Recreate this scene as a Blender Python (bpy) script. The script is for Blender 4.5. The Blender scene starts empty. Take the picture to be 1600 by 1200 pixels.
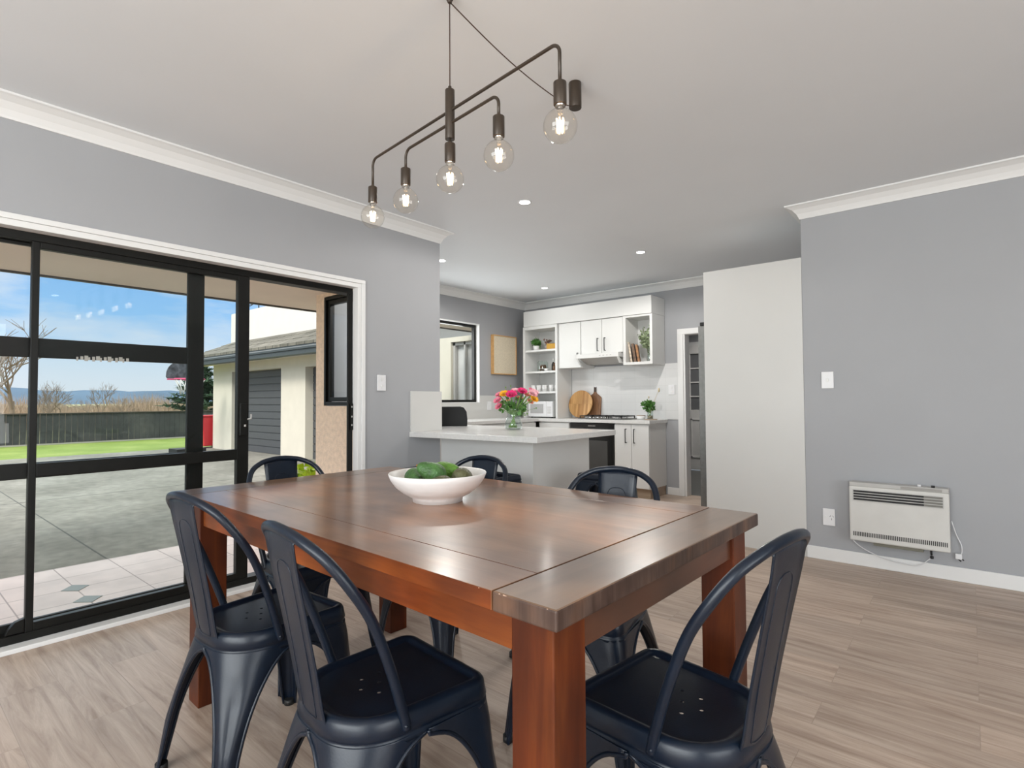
import bpy, bmesh, math, random
from math import sin, cos, pi, radians as rad
from mathutils import Vector, Matrix
random.seed(7)
S = bpy.context.scene
COL = S.collection

# ------------------------------------------------------------------ camera
cam = bpy.data.cameras.new('camera')
cam.sensor_width = 36; cam.lens = 19.19; cam.clip_start = .02; cam.clip_end = 3000
co = bpy.data.objects.new('camera', cam); COL.objects.link(co)
yaw, pit, rol = rad(39.976), rad(1.66), rad(-.3417)
fw = Vector((-sin(yaw)*cos(pit), cos(yaw)*cos(pit), sin(pit)))
r0 = Vector((cos(yaw), sin(yaw), 0)); u0 = r0.cross(fw)
r2 = r0*cos(rol)+u0*sin(rol); u2 = -r0*sin(rol)+u0*cos(rol)
M = Matrix((r2, u2, -fw)).transposed().to_4x4(); M.translation = (0, 0, 1.14)
co.matrix_world = M
S.camera = co

# ------------------------------------------------------------------ view
S.view_settings.view_transform = 'Standard'
S.view_settings.look = 'None'
S.view_settings.gamma = 1
S.view_settings.use_curve_mapping = False
S.view_settings.exposure = 0.0
S.cycles.max_bounces = 10
S.cycles.diffuse_bounces = 6
S.cycles.glossy_bounces = 4
S.cycles.transmission_bounces = 6
S.cycles.transparent_max_bounces = 12
S.cycles.use_denoising = True
S.cycles.sample_clamp_indirect = 4
S.cycles.caustics_reflective = False
S.cycles.caustics_refractive = False

# ------------------------------------------------------------------ node helper
def nd(nt, t, **kw):
    n = nt.nodes.new(t)
    for k, v in kw.items():
        if k.startswith('i_'):
            k2 = k[2:]
            n.inputs[int(k2) if k2.isdigit() else k2].default_value = v
        else: setattr(n, k, v)
    return n
def ramp(nt, stops, interp='LINEAR'):
    n = nt.nodes.new('ShaderNodeValToRGB'); e = n.color_ramp.elements
    n.color_ramp.interpolation = interp
    while len(e) < len(stops): e.new(.5)
    for i, (p, c) in enumerate(stops):
        e[i].position = p; e[i].color = (*c, 1) if len(c) == 3 else c
    return n

# ------------------------------------------------------------------ world: pale blue winter sky, streaked cloud
w = bpy.data.worlds.new('sky'); S.world = w; w.use_nodes = True
nt = w.node_tree; nt.nodes.clear(); L = nt.links.new
tc = nd(nt, 'ShaderNodeTexCoord'); sp = nd(nt, 'ShaderNodeSeparateXYZ'); L(tc.outputs['Generated'], sp.inputs[0])
gr = ramp(nt, [(0, (.42, .44, .46)), (.0, (.80, .88, .97)), (.05, (.64, .82, .99)), (.13, (.34, .63, .98)), (.20, (.27, .55, .96)), (.32, (1.7, 1.85, 2.05)), (.7, (2.1, 2.15, 2.2)), (1, (1.4, 1.45, 1.5))])
L(sp.outputs[2], gr.inputs[0])
mp = nd(nt, 'ShaderNodeMapping'); mp.inputs['Rotation'].default_value = (rad(20), rad(-12), rad(30)); mp.inputs['Scale'].default_value = (1.6, 3.2, 11)
L(tc.outputs['Generated'], mp.inputs[0])
nz = nd(nt, 'ShaderNodeTexNoise', i_Scale=1.3, i_Detail=7, i_Roughness=.58); L(mp.outputs[0], nz.inputs['Vector'])
cr = ramp(nt, [(.46, (0, 0, 0)), (.68, (1, 1, 1))]); L(nz.outputs[0], cr.inputs[0])
lowc = nd(nt, 'ShaderNodeMapRange'); lowc.inputs['From Min'].default_value = .0; lowc.inputs['From Max'].default_value = .13
lowc.inputs['To Min'].default_value = .85; lowc.inputs['To Max'].default_value = .0; L(sp.outputs[2], lowc.inputs[0])
hic = nd(nt, 'ShaderNodeMapRange'); hic.inputs['From Min'].default_value = .3; hic.inputs['From Max'].default_value = .6
hic.inputs['To Min'].default_value = .0; hic.inputs['To Max'].default_value = .75; L(sp.outputs[2], hic.inputs[0])
mx = nd(nt, 'ShaderNodeMath', operation='MAXIMUM'); L(lowc.outputs[0], mx.inputs[0]); L(hic.outputs[0], mx.inputs[1])
mx2 = nd(nt, 'ShaderNodeMath', operation='MAXIMUM'); L(mx.outputs[0], mx2.inputs[0])
mul = nd(nt, 'ShaderNodeMath', operation='MULTIPLY', i_1=.8); L(cr.outputs[0], mul.inputs[0]); L(mul.outputs[0], mx2.inputs[1])
mc = nd(nt, 'ShaderNodeMix', data_type='RGBA'); L(mx2.outputs[0], mc.inputs[0]); L(gr.outputs[0], mc.inputs[6]); 
hi = ramp(nt, [(.0, (.84, .88, .94)), (.25, (.9, .93, .97)), (.4, (2.7, 2.72, 2.75)), (.75, (2.6, 2.6, 2.6)), (1, (1.5, 1.5, 1.5))]); L(sp.outputs[2], hi.inputs[0]); L(hi.outputs[0], mc.inputs[7])
bg = nd(nt, 'ShaderNodeBackground', i_Strength=1.0); L(mc.outputs[2], bg.inputs[0])
wo = nd(nt, 'ShaderNodeOutputWorld'); L(bg.outputs[0], wo.inputs[0])

def light(name, kind, loc, energy, color=(1, 1, 1), rot=(0, 0, 0), parent=None, **kw):
    l = bpy.data.lights.new(name, kind); l.energy = energy; l.color = color
    for k, v in kw.items(): setattr(l, k, v)
    o = bpy.data.objects.new(name, l); COL.objects.link(o); o.location = loc; o.rotation_euler = rot
    if parent: o.parent = parent
    return o
# soft sun from high behind the camera
light('sun', 'SUN', (0, 0, 10), 2.6, (1, .96, .9), (rad(48), 0, rad(28)), angle=rad(14))
# fill lamps outside the added rear and side windows, brightening the whole interior
light('rear_window_fill', 'AREA', (-.2, -3.3, 1.45), 282, (1, .99, .985), (rad(99), 0, 0), shape='RECTANGLE', size=4.4, size_y=1.9)
light('side_window_fill', 'AREA', (3.95, -.3, 1.45), 135, (1, .99, .985), (rad(102), 0, rad(90)), shape='RECTANGLE', size=3.4, size_y=1.9)

light('kitchen_window_fill', 'AREA', (-5.25, 4.65, 1.62), 22, (1, 1, 1), (rad(86), 0, rad(-90)), shape='RECTANGLE', size=1.1, size_y=.95)  # added area lamp that boosts the light entering by the kitchen window

# ------------------------------------------------------------------ materials
MATS = {}
def mat(name, col, rough=.5, metal=0, spec=.5, coat=0, noise=None, bump=None, emis=None, trans=0, alpha=1, sheen=0):
    """noise=(scale, amount, detail) multiplies the colour a little; bump=(scale, strength)"""
    if name in MATS: return MATS[name]
    m = bpy.data.materials.new(name); m.use_nodes = True; nt = m.node_tree; b = nt.nodes['Principled BSDF']
    b.inputs['Base Color'].default_value = (*col, 1); b.inputs['Roughness'].default_value = rough
    b.inputs['Metallic'].default_value = metal; b.inputs['Specular IOR Level'].default_value = spec
    b.inputs['Coat Weight'].default_value = coat; b.inputs['Coat Roughness'].default_value = .12
    if trans: b.inputs['Transmission Weight'].default_value = trans
    if emis: b.inputs['Emission Color'].default_value = (*emis[0], 1); b.inputs['Emission Strength'].default_value = emis[1]
    tc = nd(nt, 'ShaderNodeTexCoord')
    n = nd(nt, 'ShaderNodeTexNoise', i_Scale=(noise or (6, .04, 3))[0], i_Detail=(noise or (6, .04, 3))[2])
    nt.links.new(tc.outputs['Object'], n.inputs['Vector'])
    a = (noise or (6, .04, 3))[1]
    r = ramp(nt, [(.3, tuple(c*(1-a) for c in col)), (.7, tuple(min(1, c*(1+a)) for c in col))]); nt.links.new(n.outputs[0], r.inputs[0])
    nt.links.new(r.outputs[0], b.inputs['Base Color'])
    if bump:
        n2 = nd(nt, 'ShaderNodeTexNoise', i_Scale=bump[0], i_Detail=3); nt.links.new(tc.outputs['Object'], n2.inputs['Vector'])
        bp = nd(nt, 'ShaderNodeBump', i_Strength=bump[1], i_Distance=.01); nt.links.new(n2.outputs[0], bp.inputs['Height']); nt.links.new(bp.outputs[0], b.inputs['Normal'])
    MATS[name] = m
    return m
def glassmat(name, tint=(.96, .98, .98), refl=1.0, ior=1.45):
    m = bpy.data.materials.new(name); m.use_nodes = True; nt = m.node_tree; nt.nodes.clear()
    t = nd(nt, 'ShaderNodeBsdfTransparent', i_Color=(*tint, 1)); g = nd(nt, 'ShaderNodeBsdfGlossy', i_Roughness=.01)
    lw = nd(nt, 'ShaderNodeLayerWeight'); f5 = nd(nt, 'ShaderNodeMath', operation='POWER', i_1=5.0); nt.links.new(lw.outputs['Facing'], f5.inputs[0])
    f = nd(nt, 'ShaderNodeMath', operation='MULTIPLY_ADD', i_1=.92, i_2=.045); nt.links.new(f5.outputs[0], f.inputs[0]); ml = nd(nt, 'ShaderNodeMath', operation='MULTIPLY', i_1=refl)
    x = nd(nt, 'ShaderNodeMixShader'); o = nd(nt, 'ShaderNodeOutputMaterial')
    nt.links.new(f.outputs[0], ml.inputs[0]); nt.links.new(ml.outputs[0], x.inputs[0]); nt.links.new(t.outputs[0], x.inputs[1]); nt.links.new(g.outputs[0], x.inputs[2]); nt.links.new(x.outputs[0], o.inputs[0])
    MATS[name] = m; return m

M_wall = mat('wall_paint', (.360, .366, .380), .75, noise=(2.5, .015, 2))
M_ceil = mat('ceiling_paint', (.735, .76, .785), .85, noise=(2, .01, 2))
M_trim = mat('white_trim', (.76, .76, .75), .35, noise=(3, .01, 2))
M_cab = mat('white_cabinet', (.68, .68, .665), .35, noise=(3, .01, 2))
M_panel = mat('off_white_panel', (.59, .585, .565), .45, noise=(3, .012, 2))
M_stone = mat('pale_stone_worktop', (.66, .655, .64), .22, noise=(60, .05, 4))
M_black = mat('black_aluminium', (.006, .006, .005), .42, spec=.25, noise=(20, .2, 2))
M_chair = mat('navy_enamel', (.0042, .0088, .0185), .33, spec=.38, coat=0, noise=(30, .12, 3), bump=(240, .03))
M_rubber = mat('black_rubber', (.012, .012, .012), .6)
M_bronze = mat('dark_bronze', (.045, .032, .022), .38, metal=.35, spec=.6, noise=(25, .15, 2))
M_cord = mat('brown_cord', (.06, .035, .025), .7)
M_glass = glassmat('window_glass', refl=.28)
M_bulb = glassmat('bulb_glass', (.99, .97, .94), 1.2, 1.5)
M_vase = glassmat('vase_glass', (.93, .96, .95), 1.3, 1.5)
M_wplate = mat('white_plastic', (.74, .74, .75), .35)
M_dark = mat('dark_slot', (.012, .012, .012), .6)
M_blackh = mat('black_handle', (.012, .012, .012), .4)
M_steel = mat('brushed_steel', (.27, .27, .26), .34, metal=.9, noise=(40, .08, 3))
M_chrome = mat('chrome', (.7, .7, .7), .12, metal=1)
M_gpl = mat('grey_plastic', (.45, .44, .42), .45)
M_oven = mat('black_oven_glass', (.015, .015, .015), .12, spec=.6)
M_toast = mat('black_toaster', (.008, .008, .008), .5, spec=.25)
M_ceram = mat('white_ceramic', (.80, .77, .75), .35, noise=(8, .03, 4), bump=(22, .25))
M_mug = mat('white_mug', (.8, .8, .79), .3)
M_emit = mat('lit_lens', (1, 1, 1), .5, emis=((1, .97, .92), 12))
M_fil = mat('glowing_filament', (1, .8, .5), .5, emis=((1, .68, .36), 15))

def woodmat(name, c1, c2, c3, axis='X', scale=1.0, rough=.3, coat=0., knots=True, spec=.5):
    m = bpy.data.materials.new(name); m.use_nodes = True; nt = m.node_tree; b = nt.nodes['Principled BSDF']; L = nt.links.new
    tc = nd(nt, 'ShaderNodeTexCoord'); mp = nd(nt, 'ShaderNodeMapping')
    s = {'X': (1.2, 14, 14), 'Y': (14, 1.2, 14), 'Z': (14, 14, 1.2)}[axis]
    mp.inputs['Scale'].default_value = tuple(v*scale for v in s); L(tc.outputs['Object'], mp.inputs[0])
    n = nd(nt, 'ShaderNodeTexNoise', i_Scale=1.4, i_Detail=6, i_Roughness=.6, i_Distortion=.6); L(mp.outputs[0], n.inputs['Vector'])
    r = ramp(nt, [(.28, c1), (.5, c2), (.74, c3)]); L(n.outputs[0], r.inputs[0]); out = r.outputs[0]
    if knots:
        n2 = nd(nt, 'ShaderNodeTexNoise', i_Scale=3.2*scale, i_Detail=2); L(tc.outputs['Object'], n2.inputs['Vector'])
        r2 = ramp(nt, [(.33, (.42, .36, .36)), (.5, (1, 1, 1)), (.68, (1.75, 1.45, 1.1))]); L(n2.outputs[0], r2.inputs[0])
        x = nd(nt, 'ShaderNodeMix', data_type='RGBA', blend_type='MULTIPLY', i_0=.75); L(out, x.inputs[6]); L(r2.outputs[0], x.inputs[7]); out = x.outputs[2]
    L(out, b.inputs['Base Color']); b.inputs['Roughness'].default_value = rough; b.inputs['Coat Weight'].default_value = coat
    b.inputs['Coat Roughness'].default_value = .15; b.inputs['Specular IOR Level'].default_value = spec
    bp = nd(nt, 'ShaderNodeBump', i_Strength=.08, i_Distance=.004); L(n.outputs[0], bp.inputs['Height']); L(bp.outputs[0], b.inputs['Normal'])
    MATS[name] = m; return m
M_ttop = woodmat('brown_table_top', (.19, .088, .042), (.235, .115, .058), (.28, .145, .078), 'X', 1.0, .30, .45, spec=.5)
M_tend = woodmat('brown_table_end', (.14, .076, .040), (.175, .098, .054), (.215, .125, .07), 'Y', 1.0, .32, .4, spec=.5)
M_tleg = woodmat('red_brown_leg', (.048, .0095, .0028), (.080, .017, .0045), (.13, .033, .007), 'Z', 1.0, .42, .0, spec=.25)
M_tapr = woodmat('red_brown_apron', (.088, .019, .0045), (.145, .034, .007), (.23, .064, .011), 'X', 1.0, .40, .0, spec=.3)
M_tapr2 = woodmat('dark_brown_apron', (.06, .022, .012), (.085, .032, .017), (.11, .045, .024), 'Y', 1.0, .35, .2)
M_endg = woodmat('dark_end_grain', (.05, .028, .02), (.075, .045, .034), (.10, .066, .052), 'Z', 3.0, .45, spec=.3)
M_oak = woodmat('oak_laminate', (.30, .22, .15), (.38, .29, .21), (.46, .36, .27), 'X', 1, .5, knots=False)

M_walnut = woodmat('walnut_board', (.10, .045, .02), (.19, .09, .04), (.28, .14, .06), 'Z', 2, .5, knots=False)
M_frame = mat('light_timber_frame', (.62, .36, .14), .5, noise=(30, .1, 3))
M_canvas = mat('cream_canvas', (.66, .58, .44), .8, noise=(90, .1, 4))

def floormat():
    m = bpy.data.materials.new('vinyl_planks'); m.use_nodes = True; nt = m.node_tree; b = nt.nodes['Principled BSDF']; L = nt.links.new
    tc = nd(nt, 'ShaderNodeTexCoord')
    br = nd(nt, 'ShaderNodeTexBrick', offset=.37, offset_frequency=2, i_Scale=1.0)
    br.inputs['Brick Width'].default_value = 1.22; br.inputs['Row Height'].default_value = .18
    br.inputs['Mortar Size'].default_value = .0012; br.inputs['Mortar Smooth'].default_value = .3
    br.inputs['Color1'].default_value = (.0, .0, .0, 1); br.inputs['Color2'].default_value = (1, 1, 1, 1); br.inputs['Mortar'].default_value = (.25, .25, .25, 1)
    L(tc.outputs['Object'], br.inputs['Vector'])
    ad = nd(nt, 'ShaderNodeVectorMath', operation='ADD'); L(tc.outputs['Object'], ad.inputs[0])
    sc = nd(nt, 'ShaderNodeVectorMath', operation='SCALE', i_Scale=3.7); L(br.outputs['Color'], sc.inputs[0]); L(sc.outputs[0], ad.inputs[1])
    mp = nd(nt, 'ShaderNodeMapping'); mp.inputs['Scale'].default_value = (1.3, 17, 1); L(ad.outputs[0], mp.inputs[0])
    n = nd(nt, 'ShaderNodeTexNoise', i_Scale=1.5, i_Detail=7, i_Roughness=.68, i_Distortion=.8); L(mp.outputs[0], n.inputs['Vector'])
    r = ramp(nt, [(.27, (.25, .172, .125)), (.47, (.40, .305, .24)), (.72, (.55, .445, .365))]); L(n.outputs[0], r.inputs[0])
    r2 = ramp(nt, [(0, (.90, .90, .90)), (1, (1.08, 1.07, 1.06))]); L(br.outputs['Color'], r2.inputs[0])
    x = nd(nt, 'ShaderNodeMix', data_type='RGBA', blend_type='MULTIPLY', i_0=1); L(r.outputs[0], x.inputs[6]); L(r2.outputs[0], x.inputs[7])
    x2 = nd(nt, 'ShaderNodeMix', data_type='RGBA', blend_type='MULTIPLY'); L(br.outputs['Fac'], x2.inputs[0]); L(x.outputs[2], x2.inputs[6]); x2.inputs[7].default_value = (.80, .79, .77, 1)
    L(x2.outputs[2], b.inputs['Base Color']); b.inputs['Roughness'].default_value = .42; b.inputs['Specular IOR Level'].default_value = .45
    bp = nd(nt, 'ShaderNodeBump', i_Strength=.06, i_Distance=.004); L(n.outputs[0], bp.inputs['Height']); L(bp.outputs[0], b.inputs['Normal'])
    MATS['floor'] = m; return m
M_floor = floormat()

def tilemat(name, c1, c2, mortar, tw, th, ms, rough, offset=0., rot=0, jitter=1., loc=(0, 0, 0)):
    m = bpy.data.materials.new(name); m.use_nodes = True; nt = m.node_tree; b = nt.nodes['Principled BSDF']; L = nt.links.new
    tc = nd(nt, 'ShaderNodeTexCoord'); mp = nd(nt, 'ShaderNodeMapping'); mp.inputs['Location'].default_value = loc; mp.inputs['Rotation'].default_value = rot if isinstance(rot, tuple) else (0, 0, rot); L(tc.outputs['Object'], mp.inputs[0])
    br = nd(nt, 'ShaderNodeTexBrick', offset=offset, i_Scale=1.0); br.inputs['Brick Width'].default_value = tw; br.inputs['Row Height'].default_value = th
    br.inputs['Mortar Size'].default_value = ms; br.inputs['Color1'].default_value = (*c1, 1); br.inputs['Color2'].default_value = (*c2, 1); br.inputs['Mortar'].default_value = (*mortar, 1)
    L(mp.outputs[0], br.inputs['Vector'])
    n = nd(nt, 'ShaderNodeTexNoise', i_Scale=5, i_Detail=5); L(tc.outputs['Object'], n.inputs['Vector'])
    r = ramp(nt, [(.3, (1-.12*jitter,)*3), (.7, (1+.1*jitter,)*3)]); L(n.outputs[0], r.inputs[0])
    x = nd(nt, 'ShaderNodeMix', data_type='RGBA', blend_type='MULTIPLY', i_0=1); L(br.outputs['Color'], x.inputs[6]); L(r.outputs[0], x.inputs[7])
    L(x.outputs[2], b.inputs['Base Color']); b.inputs['Roughness'].default_value = rough
    bp = nd(nt, 'ShaderNodeBump', i_Strength=.25, i_Distance=.004, invert=True); L(br.outputs['Fac'], bp.inputs['Height']); L(bp.outputs[0], b.inputs['Normal'])
    MATS[name] = m; return m
M_splash = tilemat('white_wall_tiles', (.66, .665, .66), (.68, .68, .675), (.57, .57, .56), .20, .10, .0012, .25, rot=(rad(90), 0, 0), jitter=.1)
M_board = tilemat('striped_board', (.34, .16, .045), (.62, .36, .14), (.40, .2, .07), 9.7, .030, .0008, .5, rot=rad(90), jitter=1.2)
M_patio = tilemat('pink_patio_tiles', (.82, .68, .63), (.85, .71, .66), (.42, .33, .3), .32, .3375, .004, .5, loc=(4.607, -.943+.3375*8, 0))
M_tint = mat('grey_green_inset', (.27, .30, .28), .5)
def groundmat(name, c1, c2, c3, s1, s2, rough=.9):
    m = bpy.data.materials.new(name); m.use_nodes = True; nt = m.node_tree; b = nt.nodes['Principled BSDF']; L = nt.links.new
    tc = nd(nt, 'ShaderNodeTexCoord')
    n = nd(nt, 'ShaderNodeTexNoise', i_Scale=s1, i_Detail=8, i_Roughness=.6); L(tc.outputs['Object'], n.inputs['Vector'])
    r = ramp(nt, [(.3, c1), (.5, c2), (.72, c3)]); L(n.outputs[0], r.inputs[0])
    n2 = nd(nt, 'ShaderNodeTexNoise', i_Scale=s2, i_Detail=4); L(tc.outputs['Object'], n2.inputs['Vector'])
    r2 = ramp(nt, [(.3, (.8, .8, .8)), (.7, (1.15, 1.15, 1.15))]); L(n2.outputs[0], r2.inputs[0])
    x = nd(nt, 'ShaderNodeMix', data_type='RGBA', blend_type='MULTIPLY', i_0=1); L(r.outputs[0], x.inputs[6]); L(r2.outputs[0], x.inputs[7])
    L(x.outputs[2], b.inputs['Base Color']); b.inputs['Roughness'].default_value = rough
    bp = nd(nt, 'ShaderNodeBump', i_Strength=.3, i_Distance=.01); L(n2.outputs[0], bp.inputs['Height']); L(bp.outputs[0], b.inputs['Normal'])
    MATS[name] = m; return m
M_drive = groundmat('weathered_concrete', (.155, .147, .122), (.222, .213, .18), (.295, .283, .245), .9, 9)
M_lawn = groundmat('lawn', (.13, .20, .025), (.20, .28, .045), (.28, .34, .085), .8, 30)
M_field = groundmat('far_field', (.30, .28, .12), (.34, .33, .16), (.4, .36, .2), .05, 1)
M_fence = groundmat('dark_stained_fence', (.022, .024, .025), (.038, .040, .041), (.075, .074, .070), .8, 9, .8)
M_cream = mat('cream_plaster', (.64, .60, .50), .85, noise=(4, .03, 4), bump=(60, .15))
M_upper = mat('white_plaster', (.68, .655, .60), .85, noise=(4, .02, 4))
M_stucco = mat('peach_stucco', (.84, .66, .50), .9, noise=(25, .1, 5), bump=(70, .8))
M_soffit = mat('beige_soffit', (.86, .745, .64), .7, noise=(1.5, .05, 3))
M_gutter = mat('grey_green_gutter', (.045, .055, .053), .4)
M_gdoor = mat('charcoal_garage_door', (.075, .08, .085), .5)
M_red = mat('red_bin_plastic', (.55, .03, .04), .4)
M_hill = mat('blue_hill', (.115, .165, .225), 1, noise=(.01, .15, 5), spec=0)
M_bark = mat('bare_branches', (.20, .15, .11), .9)
M_scrub = mat('dry_scrub', (.31, .225, .155), 1, noise=(2, .35, 4))
M_conifer = mat('conifer_green', (.035, .075, .035), .8, noise=(4, .3, 4))
M_leafy = mat('bright_leaf', (.42, .56, .03), .5, noise=(20, .3, 2))
M_leaf = mat('green_leaf', (.06, .17, .03), .5, noise=(20, .3, 2))
M_stem = mat('green_stem', (.15, .30, .05), .5)
M_sage = mat('sage_leaf', (.30, .37, .22), .7, noise=(20, .2, 2))
M_pot = mat('white_pot', (.75, .75, .74), .4)
M_hallfl = mat('dark_grey_tile', (.09, .09, .085), .4)
M_whitepaint = mat('white_door_paint', (.72, .71, .69), .4)

# ------------------------------------------------------------------ mesh helpers
def B(): return bmesh.new()
def box(bm, x0, y0, z0, x1, y1, z1, mi=0, mtx=None):
    vs = [bm.verts.new((x, y, z)) for x in (x0, x1) for y in (y0, y1) for z in (z0, z1)]
    if mtx is not None:
        for v in vs: v.co = mtx @ v.co
    for f in ((0, 1, 3, 2), (4, 6, 7, 5), (0, 4, 5, 1), (2, 3, 7, 6), (0, 2, 6, 4), (1, 5, 7, 3)):
        fc = bm.faces.new([vs[i] for i in f]); fc.material_index = mi
    return bm
def BX(*a, **k): return box(B(), *a, **k)
def lathe(bm, prof, n=32, c=(0, 0, 0), mi=0, sx=1, sy=1):
    rings = []
    for r, z in prof:
        if r < 1e-6: rings.append([bm.verts.new((c[0], c[1], c[2]+z))])
        else: rings.append([bm.verts.new((c[0]+sx*r*cos(2*pi*i/n), c[1]+sy*r*sin(2*pi*i/n), c[2]+z)) for i in range(n)])
    for a, b in zip(rings, rings[1:]):
        for i in range(n):
            j = (i+1) % n
            q = [a[i % len(a)], a[j % len(a)], b[j % len(b)], b[i % len(b)]]
            q = [v for k, v in enumerate(q) if v not in q[:k]]
            if len(q) > 2:
                f = bm.faces.new(q); f.material_index = mi; f.smooth = True
    return bm
def tube(bm, pts, r, n=10, mi=0, closed=False, cap=True):
    pts = [Vector(p) for p in pts]; N = len(pts); rr = r if isinstance(r, (list, tuple)) else [r]*N
    rings = []; prev = None
    for i, p in enumerate(pts):
        if closed: t = pts[(i+1) % N]-pts[i-1]
        else: t = pts[min(i+1, N-1)]-pts[max(i-1, 0)]
        t.normalize()
        if prev is None:
            a = Vector((0, 0, 1)) if abs(t.z) < .9 else Vector((1, 0, 0)); nrm = (a-t*a.dot(t)).normalized()
        else: nrm = (prev-t*prev.dot(t)).normalized()
        prev = nrm; bn = t.cross(nrm)
        rings.append([bm.verts.new(p+nrm*rr[i]*cos(2*pi*k/n)+bn*rr[i]*sin(2*pi*k/n)) for k in range(n)])
    pairs = list(zip(rings, rings[1:]))+([(rings[-1], rings[0])] if closed else [])
    for a, b in pairs:
        for k in range(n):
            f = bm.faces.new((a[k], a[(k+1) % n], b[(k+1) % n], b[k])); f.smooth = True; f.material_index = mi
    if cap and not closed:
        for rg in (rings[0][::-1], rings[-1]):
            f = bm.faces.new(rg); f.material_index = mi
    return bm
def prism(bm, poly, a, b, axis='Z', mi=0):
    def P(p, h):
        return {'Z': (p[0], p[1], h), 'X': (h, p[0], p[1]), 'Y': (p[0], h, p[1])}[axis]
    v0 = [bm.verts.new(P(p, a)) for p in poly]; v1 = [bm.verts.new(P(p, b)) for p in poly]
    n = len(poly)
    for i in range(n): bm.faces.new((v0[i], v0[(i+1) % n], v1[(i+1) % n], v1[i])).material_index = mi
    bm.faces.new(v0[::-1]).material_index = mi; bm.faces.new(v1).material_index = mi
    return bm
def ball(bm, c, r, sub=2, sc=(1, 1, 1), mi=0, rot=None):
    m = Matrix.Translation(c) @ (rot.to_4x4() if rot else Matrix.Identity(4)) @ Matrix.Diagonal((*sc, 1))
    g = bmesh.ops.create_icosphere(bm, subdivisions=sub, radius=r, matrix=m)
    for v in g['verts']:
        for f in v.link_faces: f.smooth = True; f.material_index = mi
    return bm
def cyl(bm, c, r, z0, z1, n=20, mi=0, r2=None):
    r2 = r if r2 is None else r2
    a = [bm.verts.new((c[0]+r*cos(2*pi*i/n), c[1]+r*sin(2*pi*i/n), z0)) for i in range(n)]
    b = [bm.verts.new((c[0]+r2*cos(2*pi*i/n), c[1]+r2*sin(2*pi*i/n), z1)) for i in range(n)]
    for i in range(n):
        f = bm.faces.new((a[i], a[(i+1) % n], b[(i+1) % n], b[i])); f.smooth = True; f.material_index = mi
    bm.faces.new(a[::-1]).material_index = mi; bm.faces.new(b).material_index = mi
    return bm
def obj(name, bm, m, parent=None, loc=None, bevel=0, solid=0, sub=0, kind=None, smooth=None, **tags):
    bmesh.ops.recalc_face_normals(bm, faces=bm.faces)
    me = bpy.data.meshes.new(name); bm.to_mesh(me); bm.free()
    for mm in (m if isinstance(m, (list, tuple)) else [m]): me.materials.append(mm)
    o = bpy.data.objects.new(name, me); COL.objects.link(o)
    if parent: o.parent = parent
    if loc: o.location = loc
    if smooth is not None:
        for p in me.polygons: p.use_smooth = smooth
    if solid:
        s = o.modifiers.new('solid', 'SOLIDIFY'); s.thickness = solid; s.offset = 0
    if sub:
        s = o.modifiers.new('sub', 'SUBSURF'); s.levels = s.render_levels = sub
    if bevel:
        b = o.modifiers.new('bevel', 'BEVEL'); b.width = bevel; b.segments = 2; b.limit_method = 'ANGLE'; b.angle_limit = rad(40)
    if kind: o['kind'] = kind
    for k, v in tags.items(): o[k] = v
    return o
def thing(name, label, cat, loc=(0, 0, 0), rz=0, group=None):
    o = bpy.data.objects.new(name, None); COL.objects.link(o); o.location = loc; o.rotation_euler = (0, 0, rz)
    o.empty_display_size = .1
    o['label'] = label; o['category'] = cat
    if group: o['group'] = group
    return o
def tag(o, label, cat, group=None):
    o['label'] = label; o['category'] = cat
    if group: o['group'] = group
    return o
def struct(name, bm, m, **k): return obj(name, bm, m, kind='structure', **k)
def kids(o): return [c for c in bpy.data.objects if c.parent == o]
def copy_tree(o, parent=None):
    c = o.copy(); COL.objects.link(c)
    if parent: c.parent = parent
    for ch in kids(o): copy_tree(ch, c)
    return c
def another(proto, label, loc, rz=0, first=False):
    o = proto if first else copy_tree(proto)
    o.location = loc; o.rotation_euler = (0, 0, rz); o['label'] = label
    return o

# ================================================================== ROOM SHELL
XL, XK, YE, YB, YR, ZC = -3.361, -4.962, 3.08, 6.22, 4.392, 2.54
struct('floor', box(BX(XL-.14, -3.2, -.12, 3.9, 6.34, 0), -5.1, 2.96, -.12, XL-.14, 6.34, 0), M_floor)
struct('ceiling', BX(-5.1, -3.3, ZC, 4.0, 8.9, ZC+.18), M_ceil)
# wall with the sliding door: opening y -0.55..2.30, z 0..1.975
b = B()
box(b, XL-.14, -3.2, 0, XL, -.60, ZC); box(b, XL-.14, -.60, 1.975, XL, 2.315, ZC); box(b, XL-.074, 2.315, 0, XL, YE, ZC)
struct('wall_left', b, M_wall)
b = B()   # kitchen front wall (beyond the end of the dining wall) with its outward window
box(b, -4.20, 2.96, 0, XL-.0745, YE, ZC); box(b, XK-.10, 2.96, 0, -4.87, YE, ZC); box(b, -4.87, 2.96, 0, -4.20, YE, 1.10); box(b, -4.87, 2.96, 2.16, -4.20, YE, ZC)
struct('wall_kitchen_front', b, M_wall)
b = B()
box(b, XK-.10, YE, 0, XK, 4.05, ZC); box(b, XK-.10, 4.05, 0, XK, 5.25, 1.10); box(b, XK-.10, 4.05, 2.145, XK, 5.25, ZC); box(b, XK-.10, 5.25, 0, XK, YB, ZC)
struct('wall_kitchen_left', b, M_wall)
b = B()
box(b, XK-.10, YB, 0, -2.565, YB+.12, ZC); box(b, -2.565, YB, 1.94, -1.68, YB+.12, ZC); box(b, -1.68, YB, 0, -.78, YB+.12, ZC)
struct('wall_back', b, M_wall)
b = B(); box(b, -.92, YR, 0, 3.9, YR+.12, ZC); box(b, -.92, YR+.12, 0, -.80, YB, ZC)
struct('wall_right', b, M_wall)
b = B()
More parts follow.
